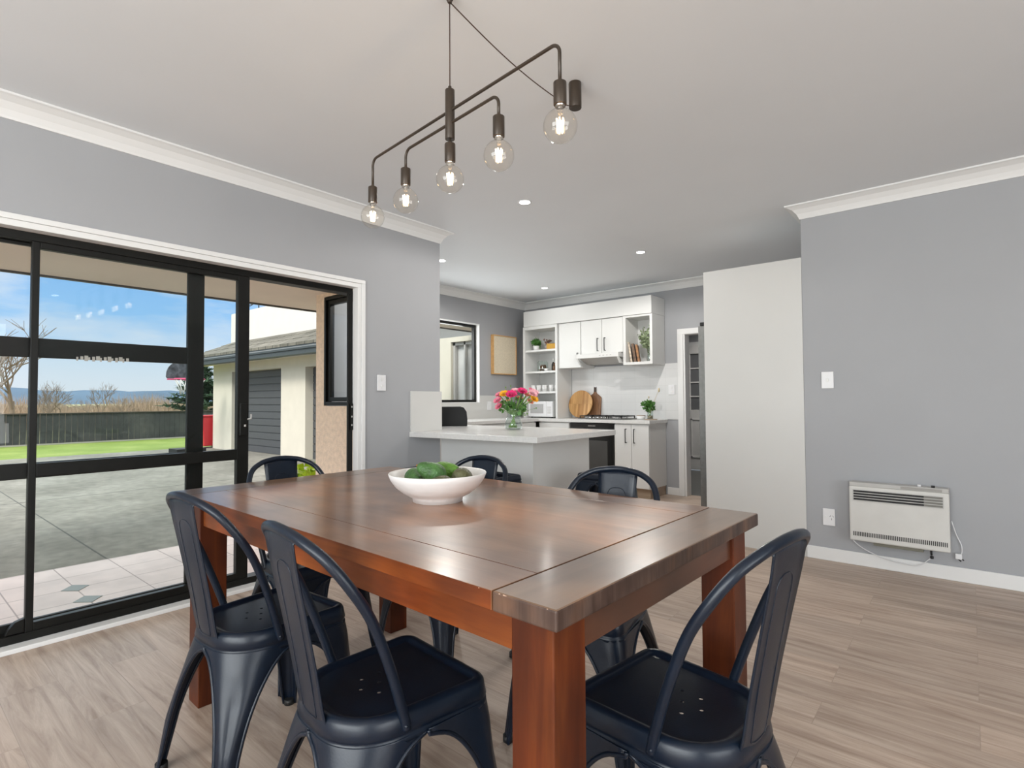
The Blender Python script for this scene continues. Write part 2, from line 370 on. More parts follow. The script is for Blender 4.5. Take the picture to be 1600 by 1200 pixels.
box(b, -3.5, -3.2, 0, -2.4, -3.08, ZC); box(b, -2.4, -3.2, 0, 2.0, -3.08, .35); box(b, -2.4, -3.2, 2.35, 2.0, -3.08, ZC); box(b, 2.0, -3.2, 0, 3.9, -3.08, ZC)
struct('wall_rear', b, M_wall)
b = B()
box(b, 3.78, -3.08, 0, 3.9, -2.0, ZC); box(b, 3.78, -2.0, 0, 3.9, 1.4, .35); box(b, 3.78, -2.0, 2.35, 3.9, 1.4, ZC); box(b, 3.78, 1.4, 0, 3.9, YR, ZC)
struct('wall_side', b, M_wall)
# cornices (coved)
def cove(bm, p0, p1, nrm, m0=0, m1=0):
    """p0->p1 along the wall top, nrm points into the room; m0, m1 extend/mitre the ceiling edge at the ends"""
    p0 = Vector(p0); p1 = Vector(p1); n = Vector(nrm); d = (p1-p0).normalized()
    prof = [(0, -.095), (.006, -.095), (.010, -.084), (.022, -.058), (.045, -.030), (.075, -.014), (.088, -.010), (.088, 0), (0, 0)]
    A = [bm.verts.new(p0+n*a+Vector((0, 0, z))-d*(m0*a)) for a, z in prof]
    C = [bm.verts.new(p1+n*a+Vector((0, 0, z))+d*(m1*a)) for a, z in prof]
    for i in range(len(prof)-1): bm.faces.new((A[i], A[i+1], C[i+1], C[i]))
    bm.faces.new(A[::-1]); bm.faces.new(C)
    return bm
b = B()
cove(b, (XL, -3.08, ZC), (XL, YE, ZC), (1, 0, 0), 0, 1); cove(b, (XL, YE, ZC), (XK, YE, ZC), (0, 1, 0), 1, -1)
struct('trim_1', b, M_trim)
b = B(); cove(b, (XK, YE, ZC), (XK, YB, ZC), (1, 0, 0), -1, -1); struct('trim_2', b, M_trim)
b = B(); cove(b, (XK, YB, ZC), (-.92, YB, ZC), (0, -1, 0), -1, -1); struct('trim_3', b, M_trim)
b = B(); cove(b, (-.92, YR, ZC), (3.78, YR, ZC), (0, -1, 0), 1, -1); cove(b, (-.92, YB, ZC), (-.92, YR, ZC), (-1, 0, 0), -1, 1); struct('trim_4', b, M_trim)
# skirting
struct('baseboard_right', BX(-.92, YR-.014, 0, 3.78, YR, .088), M_trim, bevel=.004)
struct('baseboard_left', BX(XL, 2.36, 0, XL+.014, YE, .088), M_trim, bevel=.004)
struct('baseboard_back', BX(-2.79, YB-.014, 0, -2.645, YB, .088), M_trim, bevel=.004)
# white liner and architrave round the sliding door
b = B()
box(b, XL-.06, 2.285, .0, XL+.004, 2.3145, 1.955); box(b, XL-.06, -.6, 1.955, XL+.004, 2.3145, 1.985)
box(b, XL+.0005, 2.315, 0, XL+.012, 2.345, 1.985); box(b, XL+.0005, -.6, 1.9855, XL+.012, 2.345, 2.012)
struct('trim_5', b, M_trim, bevel=.002)
struct('trim_6', BX(XL-.10, -.6, .0, XL+.010, 2.315, .022), M_trim, bevel=.003, label='white threshold sill of sliding door')

# ================================================================== SLIDING DOOR UNIT
XF = -3.475        # outer plane of frame
win = thing('window_1', 'black aluminium sliding door frame with fixed glass on the left of the room', 'window', (0, 0, 0)); win['kind'] = 'structure'
b = B()
box(b, XF-.03, -.6, .022, XF+.055, 2.285, .060); box(b, XF-.03, -.6, 1.915, XF+.055, 2.285, 1.955)
box(b, XF+.038, 2.245, .060, XF+.055, 2.285, 1.915); box(b, XF-.03, -.6, .060, XF+.055, -.55, 1.915)
obj('outer_frame', b, M_black, win, bevel=.003)
b = B()            # fixed light behind the leaf
x0, x1 = XF-.028, XF-.004
box(b, x0, 1.215, .06, x1, 1.305, 1.915); box(b, x0, -.55, 1.36, x1, 1.215, 1.455); box(b, x0, -.55, .775, x1, 1.215, .850)
box(b, x0, -.55, .06, x1, 1.215, .10); box(b, x0, -.55, 1.90, x1, 1.215, 1.915)
obj('fixed_sash', b, M_black, win, bevel=.003)
obj('fixed_glass', BX(XF-.018, -.55, .10, XF-.014, 1.22, 1.90), M_glass, win)
b = B()
for k in range(14): box(b, XF-.003, .70+k*.0165, 1.352+.006*(k % 2), XF-.0015, .70+k*.0165+.008+.004*(k % 3), 1.372+.004*(k % 3))
obj('vent_label_strip', b, mat('pale_worn_label', (.42, .38, .34), .7), win)
b = B(); box(b, XF+.056, 2.262, .93, XF+.064, 2.284, 1.12)
for z in (.96, 1.02, 1.09): box(b, XF+.064, 2.268, z, XF+.067, 2.276, z+.012, 1)
obj('lock_keep', b, [M_black, M_gpl], win)
leaf = thing('door_1', 'black framed glass sliding door leaf slid open to the left', 'door', (0, 0, 0)); leaf['kind'] = 'structure'
x0, x1 = XF+.008, XF+.046
b = B()
box(b, x0, .515, .052, x1, .545, 1.925); box(b, x0, 1.478, .052, x1, 1.548, 1.925)
box(b, x0, .545, 1.885, x1, 1.478, 1.925); box(b, x0, .545, .052, x1, 1.478, .098)
box(b, x0, .545, .785, x1, 1.478, .848)
obj('sash', b, M_black, leaf, bevel=.003)
obj('glass_pane', BX(XF+.024, .55, .09, XF+.028, 1.482, 1.89), M_glass, leaf)
b = B(); box(b, x1, 1.486, .93, x1+.022, 1.53, 1.13); 
lk = obj('lock', b, M_black, leaf, bevel=.004)
tube(b := B(), [(x1+.012, 1.53, 1.03), (x1+.018, 1.553, 1.035), (x1+.012, 1.556, 1.06)], .006, 8); cyl(b, (x1+.023, 1.515), .006, .985, .998, 10)
obj('snib', b, M_gpl, lk)
obj('roller_stop', prism(B(), [(.514, .062), (.445, .062), (.455, .085), (.48, .115), (.514, .125)], x0+.004, x1-.004, 'X'), M_black, leaf, bevel=.002)

# ================================================================== KITCHEN WINDOWS
def window(name, label, bm_frame, bm_glass, extra=None):
    t = thing(name, label, 'window'); t['kind'] = 'structure'
    obj('window_frame', bm_frame, M_black, t, bevel=.003); obj('glass_pane', bm_glass, M_glass, t)
    if extra: obj('reveal', extra, M_trim, t)
    return t
b = B(); xa, xb = XK-.10, XK-.05; y0, y1, z0, z1 = 4.05, 5.25, 1.10, 2.145
box(b, xa, y0, z0, xb, y1, z0+.045); box(b, xa, y0, z1-.045, xb, y1, z1); box(b, xa, y0, z0+.045, xb, y0+.05, z1-.045); box(b, xa, y1-.045, z0+.045, xb, y1, z1-.045)
e = B(); box(e, XK-.0499, y1-.012, z0+.012, XK+.006, y1, z1-.012); box(e, XK-.0499, y0, z1-.012, XK+.006, y1, z1); box(e, XK-.0499, y0, z0, XK+.006, y1, z0+.012)
window('window_2', 'black framed kitchen side window with white reveal beside the timber framed picture', b, BX(XK-.08, y0+.05, z0+.04, XK-.076, y1-.04, z1-.04), e)
b = B(); y0, y1, xa, xb, z0, z1 = 2.945, 2.995, -4.87, -4.20, 1.10, 2.16
for (c, d, ya, yb) in ((0, .03, y0-.02, y1), (.035, .075, y0, y1)):
    box(b, xa+c, ya, z0+c, xa+d, yb, z1-c); box(b, xb-d, ya, z0+c, xb-c, yb, z1-c); box(b, xa+d, ya, z0+c, xb-d, yb, z0+d); box(b, xa+d, ya, z1-d, xb-d, yb, z1-c)
window('window_3', 'narrow black framed window in the peach stucco wall outside', b, BX(xa+.07, 2.96, z0+.07, xb-.07, 2.964, z1-.07))
b = B()  # unseen rear and side windows, added as openings for the fill lamps
for (xa, ya, xb, yb) in ((-2.4, -3.16, 2.0, -3.12),):
    box(b, xa, ya, .35, xb, yb, .40); box(b, xa, ya, 2.30, xb, yb, 2.35)
    for x in (-2.4, -.93, .52, 1.95): box(b, x, ya, .35, x+.05, yb, 2.35)
window('added_window_4', 'unseen rear dining room window added to let fill light in', b, BX(-2.38, -3.142, .38, 1.98, -3.138, 2.32))
b = B(); box(b, 3.82, -2.0, .35, 3.86, 1.4, .40); box(b, 3.82, -2.0, 2.30, 3.86, 1.4, 2.35)
for y in (-2.0, -.32, 1.35): box(b, 3.82, y, .35, 3.86, y+.05, 2.35)
window('added_window_5', 'unseen side dining room window added to let fill light in', b, BX(3.838, -1.98, .38, 3.842, 1.38, 2.32))
# ================================================================== OUTSIDE, NEAR
struct('patio', BX(-5.26, -8, -.2, -3.5, 2.96, -.10), M_patio, label='pink tiled patio outside the sliding door')
for (x, y) in ((-4.607, .943), (-4.287, .943)):
    tag(obj('diamond_tile', prism(B(), [(-.085, 0), (0, -.075), (.085, 0), (0, .075)], -.004, .003), M_tint, loc=(x, y, -.10)),
        'grey green diamond inset in the pink patio tiles, %s' % ('farther from the door' if x < -4.4 else 'nearer the door'), 'tile inset', 'diamond insets of the patio')
struct('driveway', BX(-16.4, -14, -.30, -5.26, 6.4, -.12), M_drive)
struct('lawn', BX(-21.4, -16, -.35, -16.4, 14, -.13), M_lawn)
b = B(); box(b, -900, -500, -3, -21.3, 900, -.6); struct('far_ground', b, M_field)
b = B()
for y in (-5.9, -2.3, 1.29, 4.9):
    box(b, -16.3, y, -.121, -5.3, y+.012, -.1185)
box(b, -9.2, -14, -.121, -9.188, 6.1, -.1185)
struct('driveway_joints', b, mat('dark_joint', (.10, .10, .09), .9))
struct('soffit', box(BX(-5.86, -8, 2.20, -3.5, 2.955, 2.23), -5.86, 2.955, 2.20, -5.10, 6.14, 2.23), M_soffit)
struct('fascia', BX(-5.90, -8, 2.185, -5.86, 6.14, 2.36), mat('fascia_dark', (.06, .055, .05), .5))
b = B(); box(b, -5.012, 2.925, -.12, -4.87, 2.96, 2.2); box(b, -4.20, 2.925, -.12, -3.436, 2.96, 2.2); box(b, -4.87, 2.925, -.12, -4.20, 2.96, 1.09); box(b, -4.87, 2.925, 2.165, -4.2, 2.96, 2.2)
box(b, -5.074, 2.961, -.12, -5.063, 3.9, 2.2)
struct('stucco_cladding', b, M_stucco)

# ================================================================== GARAGE
g = thing('garage', 'cream plastered garage block with two charcoal panel doors and a tiled roof', 'building', (-10.5, 6.15, -.12)); g['kind'] = 'structure'
gl = lambda x: x+10.5
def gbox(b, x0, y0, z0, x1, y1, z1): box(b, x0+10.5, y0-6.15, z0+.12, x1+10.5, y1-6.15, z1+.12)
b = B(); TH = .30
for x0, x1 in ((-15.75, -14.6), (-12.03, -10.97), (-8.3, -6.45), (-5.85, -5.1)): gbox(b, x0, 6.15, -.12, x1, 6.15+TH, 2.16)
gbox(b, -14.6, 6.15, 1.90, -12.03, 6.15+TH, 2.16); gbox(b, -10.97, 6.15, 1.88, -8.3, 6.15+TH, 2.16)
gbox(b, -6.45, 6.15, -.12, -5.85, 6.15+TH, .9); gbox(b, -6.45, 6.15, 2.08, -5.85, 6.15+TH, 2.16)
gbox(b, -15.75, 6.40, -.12, -15.6, 10, 2.16)
obj('wall', b, M_cream, g)
for x0, x1, t in ((-14.6, -12.03, 1.90), (-10.97, -8.3, 1.88)):
    b = B(); n = 12; h = (t+.12)/n
    for k in range(n):
        gbox(b, x0, 6.33, -.12+k*h+.004, x1, 6.36, -.12+(k+1)*h-.018); gbox(b, x0, 6.345, -.12+(k+1)*h-.018, x1, 6.36, -.12+(k+1)*h+.004)
    obj('garage_door', b, M_gdoor, g, bevel=.004)
b = B(); gbox(b, -6.45, 6.20, .9, -6.40, 6.25, 2.08); gbox(b, -5.9, 6.20, .9, -5.85, 6.25, 2.08); gbox(b, -6.45, 6.20, 2.03, -5.85, 6.25, 2.08); gbox(b, -6.45, 6.2, .9, -5.85, 6.25, .95); gbox(b, -6.2, 6.2, .9, -6.17, 6.25, 2.08)
wn = obj('window_frame', b, M_gpl, g)
b = B(); gbox(b, -6.42, 6.27, .92, -5.88, 6.275, 2.05); obj('pale_blind', b, mat('pale_blind', (.62, .62, .6), .6), wn)
b = B(); gbox(b, -16.3, 5.70, 2.12, -9.0, 6.20, 2.15); obj('eave_lining', b, M_upper, g)
# gutter: a moulded profile along the eave
prof = [(5.65, 2.07), (5.70, 2.065), (5.72, 2.30), (5.69, 2.30), (5.69, 2.26), (5.66, 2.255), (5.64, 2.23), (5.64, 2.19), (5.665, 2.18), (5.665, 2.15), (5.64, 2.14), (5.64, 2.09)]
b = prism(B(), [(y-6.15, z+.12) for y, z in prof], -16.3+10.5, -9.0+10.5, 'X'); obj('gutter', b, M_gutter, g)
# roof: stepped courses of concrete tiles, pitch 27 deg, hip at left
b = B(); n = 3
for k in range(n):
    y0, y1 = 5.68+k*.30, 5.68+(k+1)*.30+.03
    z0 = 2.285+k*.152; xl = -16.2+k*.30
    vs = [(xl, y0, z0), (-9.0, y0, z0), (-9.0, y1, z0+.152), (xl+.30, y1, z0+.152)]
    lo = [b.verts.new((x+10.5, y-6.15, z+.12)) for x, y, z in vs]; hi = [b.verts.new((x+10.5, y-6.15, z+.12+.06)) for x, y, z in vs]
    b.faces.new(hi); b.faces.new(lo[::-1])
    for i in range(4): b.faces.new((lo[i], lo[(i+1) % 4], hi[(i+1) % 4], hi[i]))
obj('roof', b, tilemat('weathered_roof_tiles', (.12, .115, .09), (.19, .18, .145), (.05, .05, .04), .33, .6, .014, .9, jitter=2), g)
up = thing('upper_storey', 'white plastered upper wall rising behind the garage roof', 'building', (-12, 6.55, 2.5)); up['kind'] = 'structure'
b = B(); box(b, -3.5, -.05, 0, 7, 4, 1.03); obj('wall', b, M_upper, up)
ae = B(); tube(ae, [(0, 0, -.02), (0, 0, .62)], .014, 6)
for z, a, c in ((.22, .42, -.18), (.34, .5, -.2)): tube(ae, [(-a+c, -.1, z-.05), (a+c, .1, z+.05)], .010, 5)
tube(ae, [(-.42, -.05, .16), (.1, .02, .30)], .008, 5)
tag(obj('aerial', ae, M_dark, loc=(-14.36, 6.72, 3.53)), 'thin black television aerial above the white upper wall', 'aerial')
# wheelie bin
bn = thing('wheelie_bin', 'red wheeled rubbish bin behind the corner of the cream garage', 'bin', (-16.12, 6.22, -.13))
b = B(); lo = [(-.2, -.22), (.2, -.22), (.2, .2), (-.2, .2)]; hi = [(-.26, -.3), (.27, -.3), (.27, .26), (-.26, .26)]
a_ = [b.verts.new((x, y, .06)) for x, y in lo]; c_ = [b.verts.new((x, y, .86)) for x, y in hi]
b.faces.new(a_[::-1]); b.faces.new(c_)
for i in range(4): b.faces.new((a_[i], a_[(i+1) % 4], c_[(i+1) % 4], c_[i]))
obj('body', b, M_red, bn, bevel=.02)
b = B(); box(b, -.29, -.33, .86, .29, .28, .90); tube(b, [(-.28, -.36, .86), (.28, -.36, .86)], .025, 8); obj('lid', b, M_red, bn, bevel=.01)
for s in (-1, 1): 
    b = B(); ang = cyl(b, (0, 0), .09, -.025, .025, 16); bmesh.ops.rotate(b, verts=b.verts, cent=(0, 0, 0), matrix=Matrix.Rotation(pi/2, 3, 'Y')); bmesh.ops.translate(b, verts=b.verts, vec=(s*.24, .2, .09)); obj('wheel', b, M_dark, bn)
# leafy bush at the foot of the stucco corner
def leafcluster(bm, c, R, n, size, zs=1, seed=1, up=.3):
    rnd = random.Random(seed)
    for _ in range(n):
        d = Vector((rnd.gauss(0, 1), rnd.gauss(0, 1), rnd.gauss(0, 1))).normalized()*R*rnd.uniform(.55, 1.0)
        d.z *= zs; p = Vector(c)+d
        a = Vector((rnd.gauss(0, 1), rnd.gauss(0, 1), rnd.gauss(0, 1)+up)).normalized(); s = size*rnd.uniform(.7, 1.3)
        q = a.cross(Vector((rnd.gauss(0, 1), rnd.gauss(0, 1), rnd.gauss(0, 1)))).normalized()*s*.42; a = a*s
        v = [bm.verts.new(p), bm.verts.new(p+a*.45+q), bm.verts.new(p+a), bm.verts.new(p+a*.45-q)]
        bm.faces.new(v)
bs = thing('garden_bush', 'bright yellow green leafy bush at the foot of the peach stucco corner', 'bush', (-5.62, 3.22, -.12))
b = B(); leafcluster(b, (0, .03, .29), .33, 700, .08, .8, 3, .5); leafcluster(b, (.0, -.05, .25), .2, 200, .1, .8, 5, .5); obj('foliage', b, M_leafy, bs)
b = B(); [tube(b, [(0, 0, 0), (.1*cos(k), .1*sin(k), .25)], .008, 5) for k in range(6)]; obj('stem', b, M_bark, bs)

# ================================================================== FENCE, LAWN EDGE, HOOP, TREES, HILLS
fz = thing('boundary_fence', 'long dark stained paling fence across the end of the lawn', 'fence', (-21.3, 0, -.13)); fz['kind'] = 'structure'
b = B(); fr = random.Random(5)
y = -15.
while y < 24:
    box(b, 0-.01*fr.random(), y, 0, .022, y+.142, .925+.01*fr.random()); y += .15
obj('palings', b, M_fence, fz)
b = B(); box(b, -.02, -15, .925, .06, 24, .955); obj('capping', b, mat('fence_capping', (.06, .05, .042), .8), fz)
b = B(); box(b, .02, -15, -.02, .09, 24, .04); obj('kerb', b, mat('grey_timber', (.34, .32, .28), .9), fz)
# basketball hoop
hp = thing('basketball_hoop', 'free standing basketball hoop with dark rounded board and pink ring', 'basketball hoop', (-14.6, 5.06, -.12), rad(0))
b = prism(B(), [(.42*cos(a)*(1 if abs(cos(a)) < .98 else 1), 1.86+.41*sin(a)**.8) for a in [pi*k/14 for k in range(15)]]+[(-.40, 1.82), (.40, 1.82)], -.02, .02, 'X'); obj('backboard', b, mat('dark_board', (.07, .075, .085), .5, noise=(9, .8, 6)), hp, bevel=.004)
b = tube(B(), [(.28+.24*cos(2*pi*k/24), .36*sin(2*pi*k/24)*.9, 1.80) for k in range(24)], .018, 6, closed=True); box(b, 0, -.40, 1.78, .06, .40, 1.815); ring = obj('ring', b, mat('pink_ring', (.6, .06, .16), .4), hp)
b = B()
for k in range(14):
    a = 2*pi*k/14; a2 = 2*pi*(k+.5)/14; a3 = 2*pi*(k-.5)/14
    for q in (a2, a3): tube(b, [(.28+.24*cos(a), .32*sin(a), 1.79), (.28+.17*cos(q), .24*sin(q), 1.62), (.28+.14*cos(a), .20*sin(a), 1.44)], .009, 4)
obj('net', b, mat('white_cord', (.75, .75, .72), .8), ring)
b = tube(B(), [(-.06, .12, 0), (-.06, .12, 2.0)], .035, 8); box(b, -.45, -.2, 0, .1, .45, .12); obj('stand', b, M_dark, hp)
# bare trees and scrub beyond the fence
def tree_bm(h, seed, spread=.5, r0=.05, depth=5, lean=0):
    rnd = random.Random(seed); bm = B()
    def grow(p, d, L_, r, k):
        q = p+d*L_; mid = p+d*L_*.5+Vector((rnd.uniform(-1, 1), rnd.uniform(-1, 1), 0))*L_*.05
        tube(bm, [p, mid, q], [r, r*.85, r*.7], 4 if k < depth-1 else 5, cap=False)
        if k == 0: return
        for _ in range(3 if k > 1 else 4):
            v = (d+Vector((rnd.gauss(0, spread), rnd.gauss(0, spread), rnd.uniform(-.05, .35)))).normalized()
            grow(p+d*L_*rnd.uniform(.55, 1), v, L_*rnd.uniform(.6, .82), r*.6, k-1)
    grow(Vector((0, 0, 0)), Vector((lean, lean*.5, 1)).normalized(), h*.3, r0, depth)
    return bm
def pt(px, X):   # ground Y at column px on the plane x = X
    d = fw+r2*((px-800)/852.95); return d.y/d.x*X
for i, (px, X, h, sd, br0, lab) in enumerate(((20, -27, 6.0, 11, .085, 'tall bare winter tree at the left edge beyond the fence'), (-30, -23.6, 5.2, 15, .09, 'bare multi stemmed tree cut by the left frame edge beyond the fence'), (74, -33, 3.6, 12, .05, 'slender bare tree beside the left mullion beyond the fence'),
        (100, -34, 2.9, 13, .04, 'low dense bare tree right of the mullion beyond the fence'), (155, -36, 3.5, 14, .04, 'thin bare tree in the middle of the skyline beyond the fence'), (196, -36, 2.6, 16, .035, 'small bare tree near the hoop end of the skyline'))):
    t = thing('bare_tree', lab, 'tree', (X, pt(px, X), -.6), 0, 'bare trees beyond the fence')
    obj('branches', tree_bm(h, sd, .42, br0, 5), M_bark, t)
b = B(); rnd = random.Random(21)
for _ in range(7000):
    X = rnd.uniform(-56, -43); Y = rnd.uniform(-6, 26); p = Vector((X, Y, -.6)); h = rnd.uniform(1.3, 2.15)*(1+.22*sin(Y*.7+X*.3))
    d = Vector((rnd.gauss(0, .25), rnd.gauss(0, .25), 1))*h
    s = Vector((.3, 1, 0)).normalized()*rnd.uniform(.02, .045)
    b.faces.new([b.verts.new(v) for v in (p-s, p+s, p+d)])
o = obj('dry_scrub', b, M_scrub, kind='stuff', label='belt of dry tan winter scrub growing beyond the dark fence', category='scrub')
b = B()
for k in range(60):
    X = -60; Y = -8+k*.75; ball(b, (X, Y, -.1+rnd.random()*.3), rnd.uniform(.7, 1.25), 2, (.8, 1, rnd.uniform(.7, 1.05)))
obj('hedgerow', b, mat('dull_hedge', (.16, .14, .09), 1, noise=(3, .4, 4)), kind='stuff', label='low dull brown hedgerow behind the dry scrub', category='hedge')
cf = thing('conifer', 'dark green spreading conifer behind the basketball hoop and garage corner', 'tree', (-27, pt(312, -27), -.6))
obj('trunk', tube(B(), [(0, 0, 0), (0, 0, 3.6)], [.14, .03], 8), M_bark, cf)
b = B(); rnd = random.Random(8)
for k in range(110):
    z = .5+2.9*(k/110)**.8; a = rnd.uniform(0, 2*pi); R = (3.75-z)*.62*rnd.uniform(.7, 1.1)
    for s in range(12):
        f = (s+1)/12; p = Vector((cos(a)*R*f, sin(a)*R*f, z+.18*f*R-.05))
        for q in range(5):
            d = Vector((rnd.gauss(0, .16), rnd.gauss(0, .16), rnd.gauss(.05, .09))); w_ = Vector((rnd.gauss(0, .05), rnd.gauss(0, .05), .02))
            b.faces.new([b.verts.new(p-w_), b.verts.new(p+w_), b.verts.new(p+d)])
obj('foliage', b, M_conifer, cf)
# hills: a ridge with real depth, 600 m away
b = B(); rows = []; rnd = random.Random(4)
def ridge(y): return 17+3.2*sin(y*.010+1.2)+1.6*sin(y*.031+.5)+.9*sin(y*.083)+.35*sin(y*.21)
for k, (dx, f) in enumerate(((0, 0), (-40, .45), (-90, .8), (-150, 1), (-260, .9), (-400, 0))):
    rows.append([b.verts.new((-600+dx, -500+j*14, -3+ridge(-500+j*14)*f*1.0+(2.2*sin(j*1.7+k*2) if 0 < f < 1 else 0))) for j in range(110)])
for r_, s_ in zip(rows, rows[1:]):
    for j in range(109): f = b.faces.new((r_[j], r_[j+1], s_[j+1], s_[j])); f.smooth = True
struct('hills', b, M_hill, label='low blue range of hills on the horizon')

# ================================================================== DINING TABLE
TZ = .79; TL, TW = 1.873, 1.018; trz = -rad(1.65)
ux = Vector((cos(trz), sin(trz), 0)); uy = Vector((-sin(trz), cos(trz), 0))
tcn = Vector((-.532, .746, 0))-ux*TL/2+uy*TW/2
tb = thing('dining_table', 'large red-brown stained timber dining table with chunky square legs', 'table', (tcn.x, tcn.y, 0), trz)
hx, hy = TL/2, TW/2; EW = .150
b = B()
for ya, yb in ((-hy, -.3755), (-.3745, .3745), (.3755, hy)): box(b, -hx+EW, ya, TZ-.036, hx-EW, yb, TZ)
bmesh.ops.recalc_face_normals(b, faces=b.faces)
for f in b.faces:
    if abs(f.normal.y) > .9: f.material_index = 1
top = obj('tabletop', b, [M_ttop, M_tapr], tb, bevel=.0012)
for s in (-1, 1):
    b = BX(min(s*hx, s*(hx-EW+.0018)), -hy, TZ-.0375, max(s*hx, s*(hx-EW+.0018)), hy, TZ)
    bmesh.ops.recalc_face_normals(b, faces=b.faces)
    for f in b.faces:
        if abs(f.normal.z) < .5: f.material_index = 1
    obj('breadboard_end', b, [M_tend, M_endg], top, bevel=.004)
rnd = random.Random(2)
for k in range(6): x = hx-rnd.uniform(.01, .19); obj('edge_chip', ball(B(), (x, -hy+.0012, TZ-.002), .0017*rnd.uniform(.6, 1.4), 1, (1.9, .7, .7)), mat('raw_pale_wood', (.5, .33, .24), .8), top)
LG = .098; ov = .030
for sx in (-1, 1):
    for sy in (-1, 1):
        xa = sx*(hx-ov); ya = sy*(hy-ov)
        xa = sx*(hx-(.085 if sx < 0 else ov))
        obj('leg', BX(min(xa, xa-sx*LG), min(ya, ya-sy*LG), 0, max(xa, xa-sx*LG), max(ya, ya-sy*LG), TZ-.036), M_tleg, tb, bevel=.003)
xl, xr = -hx+.085+LG, hx-ov-LG
for sy in (-1, 1):
    ya = sy*(hy-ov-.012); obj('apron', BX(xl, min(ya, ya-sy*.024), TZ-.118, xr, max(ya, ya-sy*.024), TZ-.036), M_tapr, tb, bevel=.002)
for sx in (-1, 1):
    xa = (hx-ov-.010) if sx > 0 else -(hx-.085-.010); ya = hy-ov-LG
    obj('apron', BX(min(xa, xa-sx*.024), -ya, TZ-.118, max(xa, xa-sx*.024), ya, TZ-.036), M_tapr2, tb, bevel=.002)

# ================================================================== FRUIT BOWL
bw = thing('bowl', 'wide white handmade ceramic bowl holding avocados on the dining table', 'bowl', (-1.433, 1.302, TZ))
prof = [(0, .010), (.075, .010), (.080, .0), (.086, .0), (.088, .014), (.115, .028), (.145, .052), (.163, .078), (.170, .096), (.1685, .099), (.165, .096), (.157, .078), (.138, .055), (.108, .034), (.07, .022), (0, .018)]
obj('bowl_body', lathe(B(), prof, 56), M_ceram, bw)
def avocado(c1, c2):
    m = mat('avocado_%s' % c1[0], c1, .45, noise=(30, .35, 4), bump=(120, .4)); t = bpy.data.objects.new('avocado', None)
    return m
AM = [mat('green_avocado_skin', (.05, .13, .03), .4, noise=(40, .35, 4), bump=(140, .5)), mat('bright_avocado_skin', (.10, .24, .025), .4, noise=(40, .3, 4), bump=(140, .5)), mat('brown_avocado_skin', (.075, .075, .03), .42, noise=(30, .4, 4), bump=(140, .5))]
aprof = [(0, -.036), (.016, -.034), (.028, -.025), (.0345, -.010), (.0350, .004), (.031, .022), (.0235, .042), (.0155, .056), (.009, .062), (0, .064)]
for (x, y, z, rx, ry, rz, mi, s, lab) in ((-.085, -.035, .076, 90, 0, 60, 0, 1.0, 'green avocado at the left end of the fruit in the white bowl'), (-.04, .055, .090, 80, 10, 110, 1, 1.1, 'bright green avocado lying behind the others in the white bowl'),
        (.008, -.02, .096, 62, 20, -50, 0, 1.08, 'dark green pointed avocado propped up in the middle of the white bowl'), (.078, .040, .082, 95, 0, 200, 2, 1.0, 'olive brown avocado at the right end of the fruit in the white bowl'), (.075, -.045, .068, 88, 0, -20, 2, .9, 'small brown avocado showing its stem end at the right of the white bowl')):
    b = lathe(B(), aprof, 24); o = obj('avocado', b, AM[mi], loc=(bw.location.x+x, bw.location.y+y, TZ+z), sub=1); o.rotation_euler = (rad(rx), rad(ry), rad(rz)); o.scale = (s, s, s)
    tag(o, lab, 'avocado', 'avocados in the white bowl')
    st = obj('stem_end', ball(B(), (0, 0, .064), .0045, 1, (1, 1, .6)), mat('orange_brown_stem', (.30, .12, .04), .6), o)

# ================================================================== METAL CHAIRS
def corner_pt(K, sx, sy, r, u):
    """point at signed arc length u from the middle of a rounded corner whose square corner is K"""
    q = r*pi/4; cx, cy = K[0]-sx*r, K[1]-sy*r
    if abs(u) <= q:
        a = u/r; vx, vy = cos(pi/4+a), sin(pi/4+a); return Vector((cx+sx*r*vx, cy+sy*r*vy)), Vector((sx*vx, sy*vy))
    if u > q: return Vector((cx-sx*(u-q), cy+sy*r)), Vector((0, sy))
    return Vector((cx+sx*r, cy-sy*(-u-q))), Vector((sx, 0))
def leg_bm(top, bot, sx, sy, r_t, r_b, z1, wx, wy, foot=.030, prowl=1.0):
    """pressed leg: a sheet wrapped round the corner, flaring at the top into arches; wx, wy = reach along each side at the top"""
    bm = B(); NT, NS = 34, 16; G = []; edgeL = []; edgeR = []
    for i in range(NT+1):
        t = (i/NT)**1.5; z = z1*(1-t)
        K = Vector(top).lerp(Vector(bot), t**.92); r = r_t+(r_b-r_t)*min(1, t*1.6)
        tt = min(max((t-.035)/.50, 0), 1); k_ = math.sqrt(1-(1-tt)**2)**.9
        base = .040*(1-t)**.9+.024
        w1 = wx+(base-wx)*k_; w2 = wy+(base-wy)*k_
        row = []
        for j in range(NS+1):
            s = -1+2*j/NS; u = s*(w1 if s > 0 else w2)     # s>0 runs along x side
            p, nn = corner_pt(K, sx, sy, r, u)
            gr_ = -.007*math.exp(-(s/.30)**2)*min(1, max(0, (t-.12)/.2))*prowl
            p = p+nn*gr_
            row.append(bm.verts.new((p.x, p.y, z)))
        G.append(row); edgeL.append(row[0].co.copy()); edgeR.append(row[-1].co.copy())
    for a, c in zip(G, G[1:]):
        for j in range(NS): f = bm.faces.new((a[j], a[j+1], c[j+1], c[j])); f.smooth = True
    tube(bm, edgeL[1:], .0042, 6); tube(bm, edgeR[1:], .0042, 6)
    return bm
